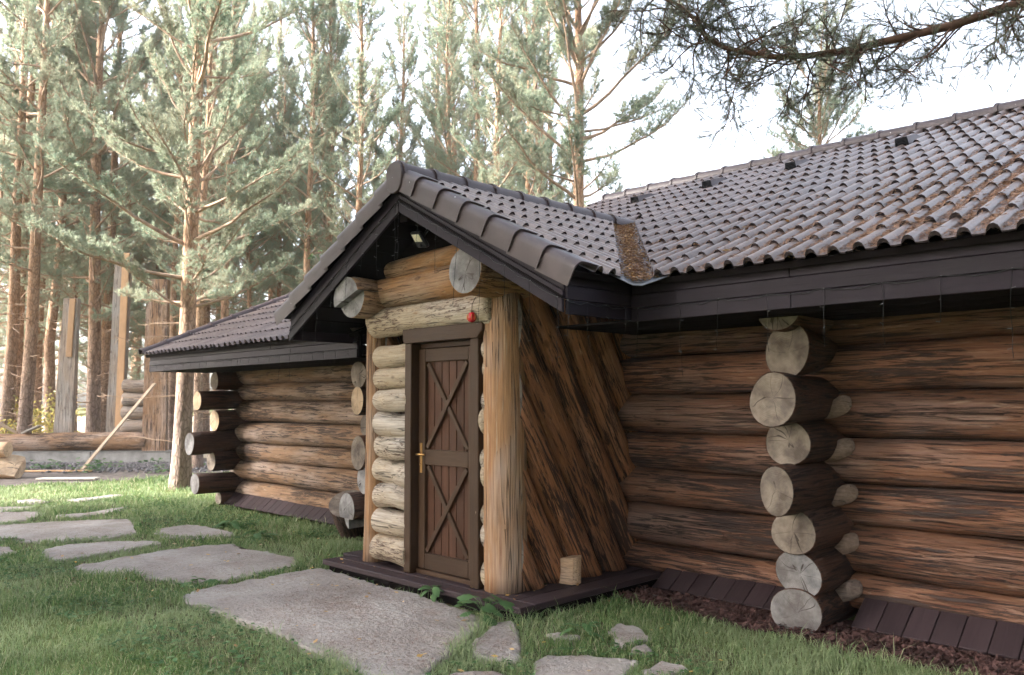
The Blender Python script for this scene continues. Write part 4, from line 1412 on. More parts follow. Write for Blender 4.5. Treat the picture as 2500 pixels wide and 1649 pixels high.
# split block standing on the deck
blk = thing('firewood_block', 'small half-round split log block standing on the porch deck', 'firewood', (-4.40, 4.98, 0.118))
pts = [(-0.075, -0.06), (0.055, -0.075)] + [(0.055 * math.cos(a) + 0.03, 0.075 * math.sin(a)) for a in np.linspace(-1.2, 1.35, 7)] + [(-0.02, 0.07)]
bm = bmesh.new()
vs = [bm.verts.new((x, y, 0)) for x, y in pts]
f = bm.faces.new(vs)
r_ = bmesh.ops.extrude_face_region(bm, geom=[f])
for e in r_['geom']:
    if isinstance(e, bmesh.types.BMVert):
        e.co += Vector((0.004, 0.0, 0.20 + 0.12 * e.co.x))
bmesh.ops.recalc_face_normals(bm, faces=bm.faces[:])
me = bpy.data.meshes.new('block')
bm.to_mesh(me)
bm.free()
add('block', me, 'fresh_wood', blk, Matrix.Translation((-4.40, 4.98, 0.119)) @ Matrix.Rotation(0.3, 4, 'Z'))


# icicle light strings
def light_string(name, label, anchors, drop_fn, seed, out):
    """anchors: nail points along the boards"""
    r = np.random.default_rng(seed)
    th_ = thing(name, label, 'string lights', anchors[0], 'dark icicle light strings on the eaves')
    pts = []
    for a, b_ in zip(anchors[:-1], anchors[1:]):
        a, b_ = np.array(a), np.array(b_)
        for q in range(6):
            s = q / 6
            sag = 0.018 * 4 * s * (1 - s) * r.uniform(0.4, 1.3)
            pts.append(a + (b_ - a) * s - np.array([0, 0, sag]))
    pts.append(np.array(anchors[-1]))
    V, P_ = tube(pts, [0.0028] * len(pts), 4)
    c = add('cable', arr_mesh('cable', V, P_), 'black_cable', th_)
    bulbs = []
    for i, a in enumerate(anchors):
        bulbs.append(blob(np.array(a) + np.array(out) * 0.004, 0.004, 5, 4))
        L = drop_fn(r)
        if L <= 0:
            continue
        n = max(3, int(L / 0.05))
        w_ = np.cumsum(r.normal(size=(n + 1, 3)) * [0.004, 0.004, 0], axis=0)
        pp = np.array(a)[None, :] + np.array(out)[None, :] * 0.012 + w_ - np.linspace(0, L, n + 1)[:, None] * np.array([0, 0, 1.0])
        V, P_ = tube(pp, [0.0016] * len(pp), 3)
        add('drop', arr_mesh('drop', V, P_), 'black_cable', th_)
        for q in range(2, n + 1, 2):
            d = r.normal(size=3)
            d[2] *= 0.4
            d /= np.linalg.norm(d)
            e = pp[q] + d * 0.02
            bulbs.append(tube([pp[q], e], [0.0014, 0.0012], 3))
            bulbs.append(blob(e, 0.0026, 5, 4))
    V, P_ = join_arrays(bulbs)
    add('bulbs', arr_mesh('bulbs', V, P_), 'clear_bulb', th_, kind='stuff')


yf = FY - 0.017
light_string('string_lights', 'dark icicle light string nailed along the long eave board beside the porch', [(-3.5 + i * 0.335 + random.uniform(-0.03, 0.03), yf, 2.207 + random.uniform(-0.006, 0.006)) for i in range(15)], lambda r: r.uniform(0.16, 0.52), 5, (0, -1, 0))
light_string('string_lights', 'dark icicle light string along the short eave of the far wing', [(-12.3 + i * 0.235, yf, 2.087) for i in range(23)], lambda r: r.choice([0.07, 0.1, 0.14, 0.3], p=[0.4, 0.3, 0.2, 0.1]), 6, (0, -1, 0))
gx = [BX0 + 0.06 + (BXM - BX0 - 0.08) * i / 7 for i in range(8)] + [BXM + 0.02 + (BX1 - BXM - 0.05) * i / 7 for i in range(8)]
light_string('string_lights', 'dark icicle light string following both slopes of the porch gable', [(x, 3.992, bz(x) + 0.089) for x in gx], lambda r: r.uniform(0.22, 0.6), 7, (0, -1, 0))
light_string('string_lights', 'short dark light string round the side of the porch eave', [(-3.555, 4.02 + i * 0.2, 2.21 - i * 0.002) for i in range(4)], lambda r: r.uniform(0.12, 0.3), 8, (1, 0, 0))

# ------------------------------------------------------------------ building site beyond the lawn
UX = Vector((0.702, 0.712, 0))     # along the new foundation
UY = Vector((-0.712, 0.702, 0))    # away from the lawn


def site(s, d, z=0.0):
    p = Vector((-21.2, 8.66, 0)) + UX * s + UY * d
    return Vector((p.x, p.y, z))


fnd = thing('foundation', 'long low grey concrete foundation strip behind the lawn', 'foundation', site(-3, 0))
for i in range(4):
    a, b_ = -8.2 + i * 2.05, -8.2 + (i + 1) * 2.05 - 0.008
    board('block', site(a, 0.25, 0.13), site(b_, 0.25, 0.13), 0.5, 0.34, 'concrete', fnd, bev=0.012)
board('cap_sheet', site(-8.2, 0.25, 0.305), site(0.0, 0.25, 0.305), 0.54, 0.006, 'concrete', fnd, bev=0)
log('log', site(-8.4, 0.25, 0.53), site(-0.72, 0.25, 0.545), 0.245, 0.235, 501, ['left_wall_wood', 'cut_end_fresh'], None, seg=20, label='long peeled log lying on the concrete foundation strip', category='log')


def hewn(s, d, z0, z1, w0, w1, thk, mat, label, strip=None, lean=0.0):
    p = thing('hewn_post', label, 'post', site(s, d, z0), 'upright timbers of the unfinished log house')
    a, b_ = site(s, d, z0), site(s + lean, d, z1)
    bm = bmesh.new()
    secs = []
    r = np.random.default_rng(int(z1 * 100))
    for q in range(9):
        t_ = q / 8
        c = a.lerp(b_, t_)
        w_ = w0 + (w1 - w0) * t_
        ring = []
        for (u, v) in ((-0.5, -0.5), (-0.46, 0.1), (-0.3, 0.5), (0.3, 0.5), (0.46, 0.1), (0.5, -0.5)):
            ring.append(bm.verts.new(c + UX * (u * w_ + r.normal() * 0.006) + UY * (v * thk)))
        secs.append(ring)
    for q in range(8):
        for j in range(6):
            bm.faces.new([secs[q][j], secs[q][(j + 1) % 6], secs[q + 1][(j + 1) % 6], secs[q + 1][j]])
    bm.faces.new(secs[0][::-1])
    bm.faces.new(secs[-1])
    bmesh.ops.recalc_face_normals(bm, faces=bm.faces[:])
    # local frame with X up so that the grain follows the post
    mw = frame(a, (0, 0, 1), (0, 1, 0))
    me = bpy.data.meshes.new('timber')
    bm.transform(mw.inverted())
    bm.to_mesh(me)
    bm.free()
    add('timber', me, mat, p, mw)
    if strip:
        su, sw, sz0, sz1 = strip
        a2 = site(s + su + lean * 0.5, d - thk * 0.5 - 0.02, sz0)
        b2 = site(s + su + lean, d - thk * 0.5 - 0.02, sz1)
        board('sawn_strip', a2, b2, sw, 0.04, 'fresh_board', p, tuple(UY))
    return p


plank_mat('fresh_board', (0.46, 0.27, 0.15), (0.54, 0.35, 0.21), 0.75, 0.4, 0.2)
hewn(-3.05, 0.6, 0.30, 4.30, 0.50, 0.37, 0.30, 'weathered_wood', 'grey upright hewn timber with a fresh orange strip near its top', (0.07, 0.15, 2.75, 4.29), 0.09)
hewn(-1.78, 0.75, 0.30, 5.55, 0.44, 0.40, 0.30, 'weathered_wood', 'tallest upright hewn timber, sawn orange along half its face', (0.09, 0.18, 0.9, 5.53), 0.10)
hewn(-0.48, 0.25, 0.308, 4.75, 0.60, 0.54, 0.36, 'left_wall_wood', 'broad weathered upright timber beside the stub logs at the foundation end', None, -0.04)
for i in range(4):
    z = 0.93 + i * 0.345
    log('stub_log', site(-1.52, 0.62, z), site(-0.80, 0.62, z), 0.178, 0.175, 520 + i, ['weathered_wood', 'weathered_wood'], None, seg=16, wob=0.03, rnd_end=(0.03, 0.01),
        label=['lowest grey stub log stacked beside the broad weathered timber', 'second grey stub log from the bottom beside the broad weathered timber', 'third grey stub log from the bottom beside the broad weathered timber', 'topmost grey stub log stacked beside the broad weathered timber'][i], category='log', group='stub logs stacked in the unfinished wall')
board('brace_board', (-20.35, 6.30, 0.02), (-21.25, 8.22, 2.02), 0.10, 0.035, 'sawn_board', None, bev=0.004, label='long pale board propped diagonally against the foundation timbers', category='board')
board('board', (-18.55, 4.95, 0.03), (-17.6, 5.75, 0.045), 0.22, 0.03, 'grey_board', None, bev=0.004, label='short grey board lying flat at the edge of the lawn', category='board')
board('board', site(-3.9, 0.18, 0.77), site(-3.5, 0.24, 0.96), 0.26, 0.04, 'grey_board', None, bev=0.004, label='offcut board tilted on top of the long peeled log', category='board')
board('board', site(-4.9, 0.1, 1.25), site(-4.15, 0.35, 0.76), 0.16, 0.05, 'sawn_board', None, bev=0.004, label='fresh board leaning on the long log at the picture edge', category='board')
board('board', (-21.2, 4.95, 0.025), (-19.8, 6.35, 0.03), 0.16, 0.03, 'fresh_board', None, bev=0.004, label='fresh orange board lying on the gravel below the foundation', category='board')
# notched offcut at the left
ob = log('log_offcut', (-19.75, 4.15, 0.27), (-19.25, 4.75, 0.25), 0.28, 0.27, 540, ['fresh_wood', 'cut_end_fresh'], None, seg=18, wob=0.06, label='pale notched log offcut standing at the left edge by the gravel', category='log')
clip(ob, [((-19.35, 4.75, 0.32), (0.55, -0.2, 0.62)), ((0, 0, 0.0), (0, 0, -1))])
ob2 = log('log_offcut', (-19.9, 4.2, 0.60), (-19.5, 4.6, 0.56), 0.17, 0.16, 541, ['fresh_wood', 'cut_end_fresh'], None, seg=16, wob=0.06, label='smaller pale offcut resting on the notched log offcut', category='log')

# gravel
n = 5200
u = rng.uniform(-8, 2.6, n)
d = -0.12 - rng.uniform(0.0, 3.0, n) * rng.uniform(0.3, 1, n)
base = np.array([-21.2, 8.66]) + u[:, None] * np.array(UX)[None, :2] + d[:, None] * np.array(UY)[None, :2]
s = rng.uniform(0.015, 0.05, n)
octv = np.array([(1, 0, 0), (0, 1, 0), (-1, 0, 0), (0, -1, 0), (0, 0, 0.8), (0, 0, -0.6)])
octf = np.array([(0, 1, 4), (1, 2, 4), (2, 3, 4), (3, 0, 4), (1, 0, 5), (2, 1, 5), (3, 2, 5), (0, 3, 5)])
a = rng.uniform(0, 6.28, n)
R_ = np.zeros((n, 3, 3))
R_[:, 0, 0] = np.cos(a)
R_[:, 0, 1] = -np.sin(a)
R_[:, 1, 0] = np.sin(a)
R_[:, 1, 1] = np.cos(a)
R_[:, 2, 2] = 1
sc = s[:, None] * rng.uniform(0.6, 1.5, (n, 3))
V = np.einsum('nij,nkj->nki', R_, octv[None] * sc[:, None, :]) + np.column_stack([base, s * 0.4 + 0.004 + 0.02 * np.exp(-((d + 0.9) / 0.5) ** 2)])[:, None, :]
F = (octf[None] + 6 * np.arange(n)[:, None, None]).reshape(-1, 3)
add('gravel', arr_mesh('gravel', V.reshape(-1, 3), [F]), 'gravel_stone', None, kind='stuff', label='grey gravel heaped along the concrete foundation', category='gravel')

# ------------------------------------------------------------------ pines
def unit(v):
    v = np.asarray(v, dtype=np.float64)
    return v / (np.linalg.norm(v, axis=-1, keepdims=True) + 1e-9)


def needles(pos, dirs, r, per=12, ln=(0.055, 0.09), wd=0.006, spread=(0.4, 1.1)):
    n = len(pos)
    pos = np.repeat(pos, per, 0)
    dirs = np.repeat(dirs, per, 0)
    rnd = r.normal(size=(n * per, 3))
    perp = unit(rnd - dirs * np.sum(rnd * dirs, 1, keepdims=True))
    a = r.uniform(*spread, n * per)[:, None]
    dd = dirs * np.cos(a) + perp * np.sin(a)
    L = r.uniform(*ln, n * per)
    return slivers(pos + dirs * r.uniform(-0.02, 0.02, n * per)[:, None], dd, L, np.full(n * per, wd), r)


def pine(seed, H, r0, cs, Lmax, sp=0.42, per=12, nb=(3, 6), bush=1.0, dead=14, wob=0.05, ndl=(0.06, 0.10), nw=0.007, prof=(0.55, 1.0, 0.3), el=(8, 55)):
    r = np.random.default_rng(seed)
    n = int(H / 0.5) + 2
    zs = np.linspace(0, H, n)
    ox = np.interp(zs, np.linspace(0, H, 6), np.concatenate([[0], np.cumsum(r.normal(size=5)) * wob * H / 12]))
    oy = np.interp(zs, np.linspace(0, H, 6), np.concatenate([[0], np.cumsum(r.normal(size=5)) * wob * H / 12]))
    tr = np.column_stack([ox, oy, zs])
    rr = r0 * (1 - zs / H) ** 0.75 * (1 + 0.35 * np.exp(-zs / 0.35)) + 0.012
    tr[0, 2] = -0.1
    T = tube(tr, rr, 10)
    at = lambda z: np.array([np.interp(z, zs, ox), np.interp(z, zs, oy), z])
    rad_at = lambda z: np.interp(z, zs, rr)
    limbs, tp, td = [], [], []

    def branch(z, az, el0, L, bare=False, rb=None):
        p = at(z)
        k = 8
        pts = [p]
        e = el0
        a = az
        curl = rad(r.uniform(12, 40)) * (0.2 if bare else 1)
        for q in range(k):
            e = el0 + curl * (q / k) ** 1.5 + r.normal() * 0.08
            a += r.normal() * 0.09
            pts.append(pts[-1] + np.array([math.cos(a) * math.cos(e), math.sin(a) * math.cos(e), math.sin(e)]) * L / k)
        pts = np.array(pts)
        rb = rb or min(0.45 * rad_at(z), 0.008 + 0.0125 * L)
        limbs.append(tube(pts, np.linspace(rb, 0.004, k + 1), 5))
        if bare:
            for q in range(int(L * 4)):
                s = r.uniform(0.3, 1)
                b0 = np.array([np.interp(s * k, np.arange(k + 1), pts[:, c]) for c in range(3)])
                d = unit(r.normal(size=3) + (pts[-1] - pts[0]) / L)
                limbs.append(tube([b0, b0 + d * r.uniform(0.08, 0.3)], [0.004, 0.002], 3))
            return
        m_ = max(4, int(L / 0.115 * bush))
        side = 1
        for q in range(m_):
            s = 0.34 + 0.66 * (q + r.uniform(0, 1)) / m_
            i0 = min(k - 1, int(s * k))
            b0 = pts[i0] + (pts[i0 + 1] - pts[i0]) * (s * k - i0)
            bd = unit(pts[i0 + 1] - pts[i0])
            side = -side
            ang = side * r.uniform(0.5, 1.1)
            d = np.array([bd[0] * math.cos(ang) - bd[1] * math.sin(ang), bd[0] * math.sin(ang) + bd[1] * math.cos(ang), bd[2] + r.uniform(-0.05, 0.5)])
            d = unit(d)
            sl = (0.13 + 0.42 * L * (1.05 - s) * r.uniform(0.5, 1.1)) * 0.75
            sl = min(sl, 0.9)
            d2 = unit(d + np.array([0, 0, r.uniform(0.1, 0.5)]) + r.normal(size=3) * 0.15)
            mid = b0 + d * sl * 0.5
            end = mid + d2 * sl * 0.5
            limbs.append(tube([b0, mid, end], [0.0065, 0.0045, 0.002], 3))
            nt_ = max(2, int(sl / 0.065))
            for h in np.linspace(0.25, 1.0, nt_):
                pp = b0 + d * sl * h if h < 0.5 else mid + d2 * sl * (h - 0.5)
                off = r.normal(size=3) * 0.02
                tp.append(pp + off)
                td.append(unit((d if h < 0.5 else d2) + r.normal(size=3) * 0.35 + np.array([0, 0, 0.25])))
            # side twigs
            for q2 in range(int(sl / 0.13)):
                h = r.uniform(0.3, 0.95)
                pp = b0 + d * sl * h if h < 0.5 else mid + d2 * sl * (h - 0.5)
                dd = unit(d + r.normal(size=3) * 0.7 + np.array([0, 0, 0.3]))
                l2 = r.uniform(0.08, 0.2)
                limbs.append(tube([pp, pp + dd * l2], [0.003, 0.0015], 3))
                for h2 in (0.45, 0.75, 1.0):
                    tp.append(pp + dd * l2 * h2)
                    td.append(unit(dd + r.normal(size=3) * 0.25))
        tp.append(pts[-1])
        td.append(unit(pts[-1] - pts[-2]))

    z = cs
    while z < H - 0.25:
        f = (z - cs) / (H - cs)
        if f < 0.35:
            pr = prof[0] + (prof[1] - prof[0]) * f / 0.35
        else:
            pr = prof[1] + (prof[2] - prof[1]) * (f - 0.35) / 0.65
        nbr = r.integers(*nb)
        a0 = r.uniform(0, 6.28)
        for q in range(nbr):
            e0 = rad(el[0] + (el[1] - el[0]) * f + r.normal() * 14)
            branch(z + r.uniform(-0.12, 0.12), a0 + q * 6.28 / nbr + r.normal() * 0.3, e0, max(0.25, Lmax * pr * r.uniform(0.4, 1.2)))
        z += sp * r.uniform(0.6, 1.5)
    for q in range(3):
        branch(H - 0.2, r.uniform(0, 6.28), rad(60), 0.5)
    for q in range(dead):
        branch(r.uniform(0.8, max(cs, 1.5)), r.uniform(0, 6.28), rad(r.uniform(-15, 25)), r.uniform(0.4, 1.6), True, r.uniform(0.006, 0.014))
    LV, LP = join_arrays(limbs)
    NV, NF = needles(np.array(tp), np.array(td), r, per, ndl, nw)
    tm = arr_mesh('trunk', *T)
    smooth(tm)
    lm = arr_mesh('limbs', LV, LP)
    smooth(lm)
    nm = arr_mesh('crown', NV, [NF])
    tm.materials.append(MATS['pine_bark'])
    lm.materials.append(MATS['twig_bark'])
    nm.materials.append(MATS['pine_needles'])
    return tm, lm, nm, len(tp)


PINES = {
    'main': pine(1, 14.5, 0.155, 3.3, 3.0, 0.46, 14, (3, 6), 1.45, 14, ndl=(0.06, 0.10), nw=0.008, prof=(0.75, 1.0, 0.45), el=(14, 60)),
    'tall': pine(2, 18.0, 0.175, 6.2, 2.5, 0.55, 13, (3, 5), 1.25, 40, ndl=(0.07, 0.11), nw=0.010, prof=(0.8, 1.0, 0.5), el=(5, 55)),
    'tall2': pine(3, 17.0, 0.165, 5.0, 2.4, 0.55, 13, (3, 5), 1.25, 36, ndl=(0.07, 0.11), nw=0.010, prof=(0.7, 1.0, 0.5), el=(5, 55)),
    'slim': pine(4, 14.2, 0.105, 3.9, 1.75, 0.42, 13, (3, 5), 1.4, 26, el=(20, 62), ndl=(0.06, 0.10), nw=0.009, prof=(0.75, 1.0, 0.4)),
    'wide': pine(5, 14.6, 0.15, 3.2, 2.7, 0.44, 14, (3, 6), 1.45, 12, el=(18, 60), ndl=(0.06, 0.10), nw=0.008, prof=(0.75, 1.0, 0.5)),
    'round': pine(8, 9.7, 0.10, 3.0, 1.7, 0.34, 14, (4, 7), 1.5, 4, el=(10, 50), ndl=(0.06, 0.10), nw=0.008, prof=(0.8, 1.0, 0.85)),
    'small': pine(6, 9.5, 0.09, 2.0, 1.8, 0.36, 13, (4, 6), 1.1, 6, prof=(0.9, 1.0, 0.3), ndl=(0.06, 0.10), nw=0.008),
}


def plant_pine(kind, x, y, label, rot=0.0, scale=1.0, group=None, lean=(0, 0)):
    tm, lm, nm, _ = PINES[kind]
    mw = Matrix.Translation((x, y, 0)) @ Matrix.Rotation(lean[0], 4, 'X') @ Matrix.Rotation(lean[1], 4, 'Y') @ Matrix.Rotation(rot, 4, 'Z') @ Matrix.Scale(scale, 4)
    t_ = add('pine_tree', None, None, None, mw, label=label, category='tree', group=group or 'pines behind the cabin')
    for nm_, me in (('trunk', tm), ('limbs', lm), ('crown', nm)):
        o = bpy.data.objects.new(nm_, me)
        COL.objects.link(o)
        o.parent = t_
        PW[o.name] = Matrix.Identity(4)
    return t_


FG = 'bare-trunked pines of the wood at the left'
plant_pine('main', -14.82, 6.24, 'large pine standing alone at the lawn edge beside the far cabin corner', 0.4, 1.0, lean=(0.0, 0.012))
plant_pine('tall', -27.42, 6.38, 'pine trunk nearest the left edge behind the long peeled log', 0.2, 1.0, FG)
plant_pine('tall2', -34.04, 8.21, 'darker pine trunk set back between the two leftmost trunks', 1.2, 1.05, FG, (0.03, 0.02))
plant_pine('tall2', -25.93, 6.47, 'third straight pine trunk from the left edge behind the peeled log', 2.2, 1.05, FG)
plant_pine('tall', -31.26, 8.18, 'leaning pine trunk just before the grey timber with orange strip', 3.0, 0.95, FG, (0.0, 0.03))
plant_pine('tall2', -28.7, 7.93, 'pine trunk directly behind the grey timber with orange strip', 4.1, 1.0, FG)
plant_pine('tall', -37.33, 10.58, 'slim pine farther back behind the grey upright timber', 5.0, 0.9, FG)
plant_pine('wide', -25.93, 8.3, 'reddish pine with crooked low branches between the two tall timbers', 1.0, 1.25, FG)
plant_pine('slim', -33.62, 10.06, 'thin dark pine between the two tall upright timbers', 1.5, 1.1, FG)
plant_pine('tall2', -28.65, 9.41, 'leaning pine trunk in front of the tallest hewn timber', 2.5, 1.05, FG, (0.02, 0.045))
plant_pine('slim', -19.08, 8.43, 'slimmer pine close behind the large pine at the cabin corner', 0.9, 0.95, FG)
plant_pine('tall', -24.33, 10.94, 'reddish pine trunk showing above the low left roof', 3.4, 0.9, FG)
plant_pine('wide', -26.5, 12.4, 'bushy pine behind the low left roof beside a reddish trunk', 2.0, 1.1, FG)
DEEP = [('tall', -35.2, 12.8), ('tall2', -38.7, 14.9), ('wide', -30.4, 11.95), ('wide', -29.1, 14.6), ('tall', -33.1, 17.7), ('wide', -27.8, 15.6), ('small', -23.0, 11.6), ('tall2', -42, 11), ('tall', -44, 16), ('tall', -40, 20), ('tall2', -46, 8), ('wide', -36, 21), ('wide', -22.6, 14.0),
        ('wide', -32.5, 9.4), ('small', -30.8, 6.6), ('wide', -39, 9.5), ('wide', -34.5, 15.5), ('small', -34.0, 6.0), ('small', -36.5, 8.6), ('small', -33.5, 11.6), ('small', -39.5, 12.6), ('small', -38.0, 6.4), ('small', -31.5, 10.4), ('wide', -43, 9.0), ('wide', -41, 14), ('small', -28.6, 11.0)]
for i, (k, x, y) in enumerate(DEEP):
    plant_pine(k, x, y, 'pine of the dense wood far behind the left roof and timbers', i * 1.3, 0.95 + 0.05 * (i % 5), 'dense wood at the left')
BG_ = 'pines standing behind the porch roof'
plant_pine('slim', -18.55, 12.52, 'slender dark-trunked pine just left of the porch gable peak', 0.3, 1.02, BG_)
plant_pine('slim', -24.45, 15.1, 'fuller slender pine between the corner pine and the gable peak', 1.4, 1.1, BG_)
plant_pine('slim', -25.82, 17.97, 'thin pine right behind the porch gable peak', 2.4, 1.0, BG_)
plant_pine('small', -25.75, 19.46, 'very thin young pine over the porch ridge in the sky gap', 0.7, 1.15, BG_)
plant_pine('slim', -23.3, 19.1, 'left one of the tight pine cluster above the middle of the porch ridge', 3.3, 1.28, BG_)
plant_pine('slim', -19.11, 16.23, 'reddish slender pine in the cluster above the porch ridge', 4.4, 1.08, BG_)
plant_pine('slim', -21.28, 18.3, 'taller back pine of the cluster above the porch ridge', 5.2, 1.2, BG_)
plant_pine('slim', -17.8, 16.13, 'pale pine of the cluster nearest the wide spreading pine', 0.1, 1.15, BG_)
plant_pine('slim', -14.52, 13.76, 'straight grey thin pine in front of the cluster above the ridge', 1.9, 0.98, BG_)
plant_pine('slim', -22.12, 21.72, 'hazy pine deep behind the porch ridge cluster', 2.9, 1.2, BG_)
plant_pine('slim', -18.27, 19.93, 'hazy pine behind the wide spreading pine', 3.9, 1.15, BG_)
plant_pine('wide', -11.13, 12.92, 'wide spreading pine where the porch ridge meets the main roof', 2.3, 0.98, BG_)
plant_pine('small', -18.5, 22.5, 'short pine peeping over the ridge right of the spreading pine', 1.1, 0.82, BG_)
plant_pine('small', -20.0, 28.1, 'low sparse treetop just above the main ridge', 2.1, 0.86, BG_)
plant_pine('small', -16.5, 27.4, 'small treetop above the main ridge left of the lone crown', 0.6, 0.93, BG_)
plant_pine('round', -8.1, 17.4, 'lone rounded pine crown above the main ridge behind the hanging branch', 4.0, 1.0, BG_)

THIN = [('slim', -23.5, 9.6), ('slim', -29.5, 8.7), ('tall', -30.0, 7.2), ('slim', -21.5, 10.2), ('slim', -26.0, 14.2), ('tall2', -31.0, 13.0), ('slim', -20.6, 12.2), ('slim', -22.8, 17.0), ('slim', -27.5, 20.5), ('slim', -20.8, 20.8), ('slim', -24.0, 23.5), ('slim', -17.0, 18.0), ('slim', -15.6, 16.0), ('tall', -28.0, 24.0), ('slim', -30.0, 18.5)]
for i, (k, x, y) in enumerate(THIN):
    plant_pine(k, x, y, 'slender pine standing in the wood between the larger trunks', i * 2.1 + 0.5, 0.95 + 0.06 * (i % 4), 'slender pines among the larger trunks')

# unseen pines added beside and behind the viewer to shade the cabin
SH = [('wide', -17.8, -5.0), ('main', -16.2, -5.9), ('wide', -20.0, -7.8), ('main', -17.6, -8.8), ('main', -6.6, -9.6), ('wide', -9.4, -12.0), ('wide', -5.0, -11.5)]
for q, sd_ in ((-1.6, 9.6), (-2.6, 8.8), (-3.6, 10.3), (-4.5, 9.0), (-5.4, 10.2), (-6.3, 9.1), (-7.1, 10.4), (-8.0, 9.2), (-8.9, 10.2), (-3.0, 10.9), (-4.9, 10.9), (-6.5, 13.0), (-7.4, 13.6), (-8.3, 12.9), (-9.3, 13.5), (-7.0, 11.8), (-8.6, 11.6)):
    SH.append(((('tall', 'tall2') if sd_ < 11.5 else ('wide', 'main'))[len(SH) % 2], -0.55 * sd_ + 0.84 * q, -0.84 * sd_ - 0.55 * q))
for q, sd_ in ((-18.5, 21.5), (-20.0, 19.8), (-21.5, 20.8), (-23.0, 19.6), (-24.6, 20.6), (-26.2, 19.8)):  # further unseen pines, added to shade the building site
    SH.append((('wide', 'main')[len(SH) % 2], -0.55 * sd_ + 0.84 * q, -0.84 * sd_ - 0.55 * q))
for i, (k, x, y) in enumerate(SH):
    plant_pine(k, x, y, 'unseen pine of the row added left of the lawn for shade', i * 1.7, (1.06 + 0.04 * (i % 4)) if k in ('wide', 'main') else (0.86 if k == 'tall' else 0.98), 'pines added left of the lawn for shade')
SH = [('wide', 2.6, 2.5), ('main', 1.1, -1.7), ('main', 4.5, -3.0), ('wide', 1.0, -4.5), ('main', 6.5, 2.8), ('wide', -3.0, -7.5), ('tall2', 5.0, -7.0), ('main', 2.0, -8.5), ('wide', 7.5, -1.0), ('wide', -0.5, -10.5)]  # unseen pines added to keep sky light off the long wall
for i, (k, x, y) in enumerate(SH):
    plant_pine(k, x, y, 'unseen pine added behind the viewer to darken the long wall', i * 1.9, 1.0 + 0.04 * (i % 4), 'pines added to darken the long wall')

for i, a in enumerate(range(268, 394, 13)):  # unseen ring of low pines, added to block light from the low sky
    rr_ = 9.0 + 2.2 * ((i * 7) % 3) / 2
    plant_pine('small', rr_ * math.cos(rad(a)), rr_ * math.sin(rad(a)), 'unseen bushy young pine added behind the viewer to block low sky', i * 1.3, 0.9 + 0.06 * (i % 3), 'young pines added to block low sky')

# yellow shrubs and a green sapling
def shrub(name, x, y, h, spread, nleaf, mat, label, seed, group=None, lsz=0.05):
    r = np.random.default_rng(seed)
    s_ = thing(name, label, 'shrub', (x, y, 0), group)
    st, lp = [], []
    for q in range(9):
        a = r.uniform(0, 6.28)
        tip = np.array([math.cos(a) * spread * r.uniform(0.2, 1), math.sin(a) * spread * r.uniform(0.2, 1), h * r.uniform(0.6, 1)])
        pts = np.array([(0, 0, 0), tip * [0.3, 0.3, 0.4], tip * [0.7, 0.7, 0.75], tip]) + np.array([x, y, 0])
        pts[1:3] += r.normal(size=(2, 3)) * 0.05
        st.append(tube(pts, [0.012, 0.009, 0.006, 0.003], 4))
        for k in range(nleaf // 9):
            f = r.uniform(0.25, 1)
            i0 = min(2, int(f * 3))
            lp.append(pts[i0] + (pts[i0 + 1] - pts[i0]) * (f * 3 - i0) + r.normal(size=3) * 0.14)
    V, P_ = join_arrays(st)
    add('stem', arr_mesh('stem', V, P_), 'twig_bark', s_)
    V, P_ = leaves(np.array(lp), r, lsz)
    add('foliage', arr_mesh('foliage', V, P_), mat, s_)


def leaves(pos, r, sz, flat=0.0):
    n = len(pos)
    a = unit(r.normal(size=(n, 3)) * [1, 1, 1 - flat])
    b_ = unit(np.cross(a, r.normal(size=(n, 3)) * [1 - flat, 1 - flat, 1] + [0, 0, flat * 3]))
    if flat > 0.5:
        nrm = unit(np.column_stack([r.normal(size=(n, 2)) * 0.25, np.ones(n)]))
        a = unit(np.cross(nrm, r.normal(size=(n, 3))))
        b_ = np.cross(nrm, a)
    s = sz * r.uniform(0.6, 1.3, n)[:, None]
    V = np.stack([pos - a * s * 0.6, pos + b_ * s * 0.35 - a * s * 0.05, pos + a * s * 0.6, pos - b_ * s * 0.35 - a * s * 0.05], 1).reshape(-1, 3)
    return V, [np.arange(4 * n).reshape(-1, 4)]


shrub('shrub', -27.2, 7.35, 2.0, 0.9, 700, 'yellow_leaf', 'yellowing shrub between the trunks left of the grey timber', 11, 'yellowing shrubs in the wood', 0.09)
shrub('shrub', -28.0, 8.0, 1.6, 0.8, 500, 'yellow_leaf', 'lower yellowing shrub just behind the grey upright timber', 12, 'yellowing shrubs in the wood', 0.09)
shrub('shrub', -26.6, 6.1, 1.2, 0.8, 400, 'yellow_leaf', 'yellowing shrub near the left edge behind the peeled log', 13, 'yellowing shrubs in the wood', 0.09)
shrub('sapling', -17.6, 11.2, 5.6, 1.2, 1400, 'broad_leaf', 'leafy green sapling left of the porch gable', 14, None, 0.07)
shrub('sapling', -13.2, 16.6, 6.9, 1.2, 1500, 'yellow_leaf', 'yellow-green sapling right of the spreading pine trunk', 15, None, 0.07)

# overhanging pine branch, upper right
LIMB = [(-1.19, 5.94, 4.13), (-1.29, 5.84, 4.06), (-1.4, 5.8, 4.04), (-1.67, 5.61, 3.95), (-1.97, 5.46, 3.91), (-2.23, 5.34, 3.88), (-2.42, 5.22, 3.87), (-2.6, 5.1, 3.88), (-2.75, 5.02, 3.93), (-2.9, 4.93, 3.99), (-3.01, 4.89, 4.08), (-3.08, 4.86, 4.23), (-3.17, 4.83, 4.35), (-3.33, 4.73, 4.45)]


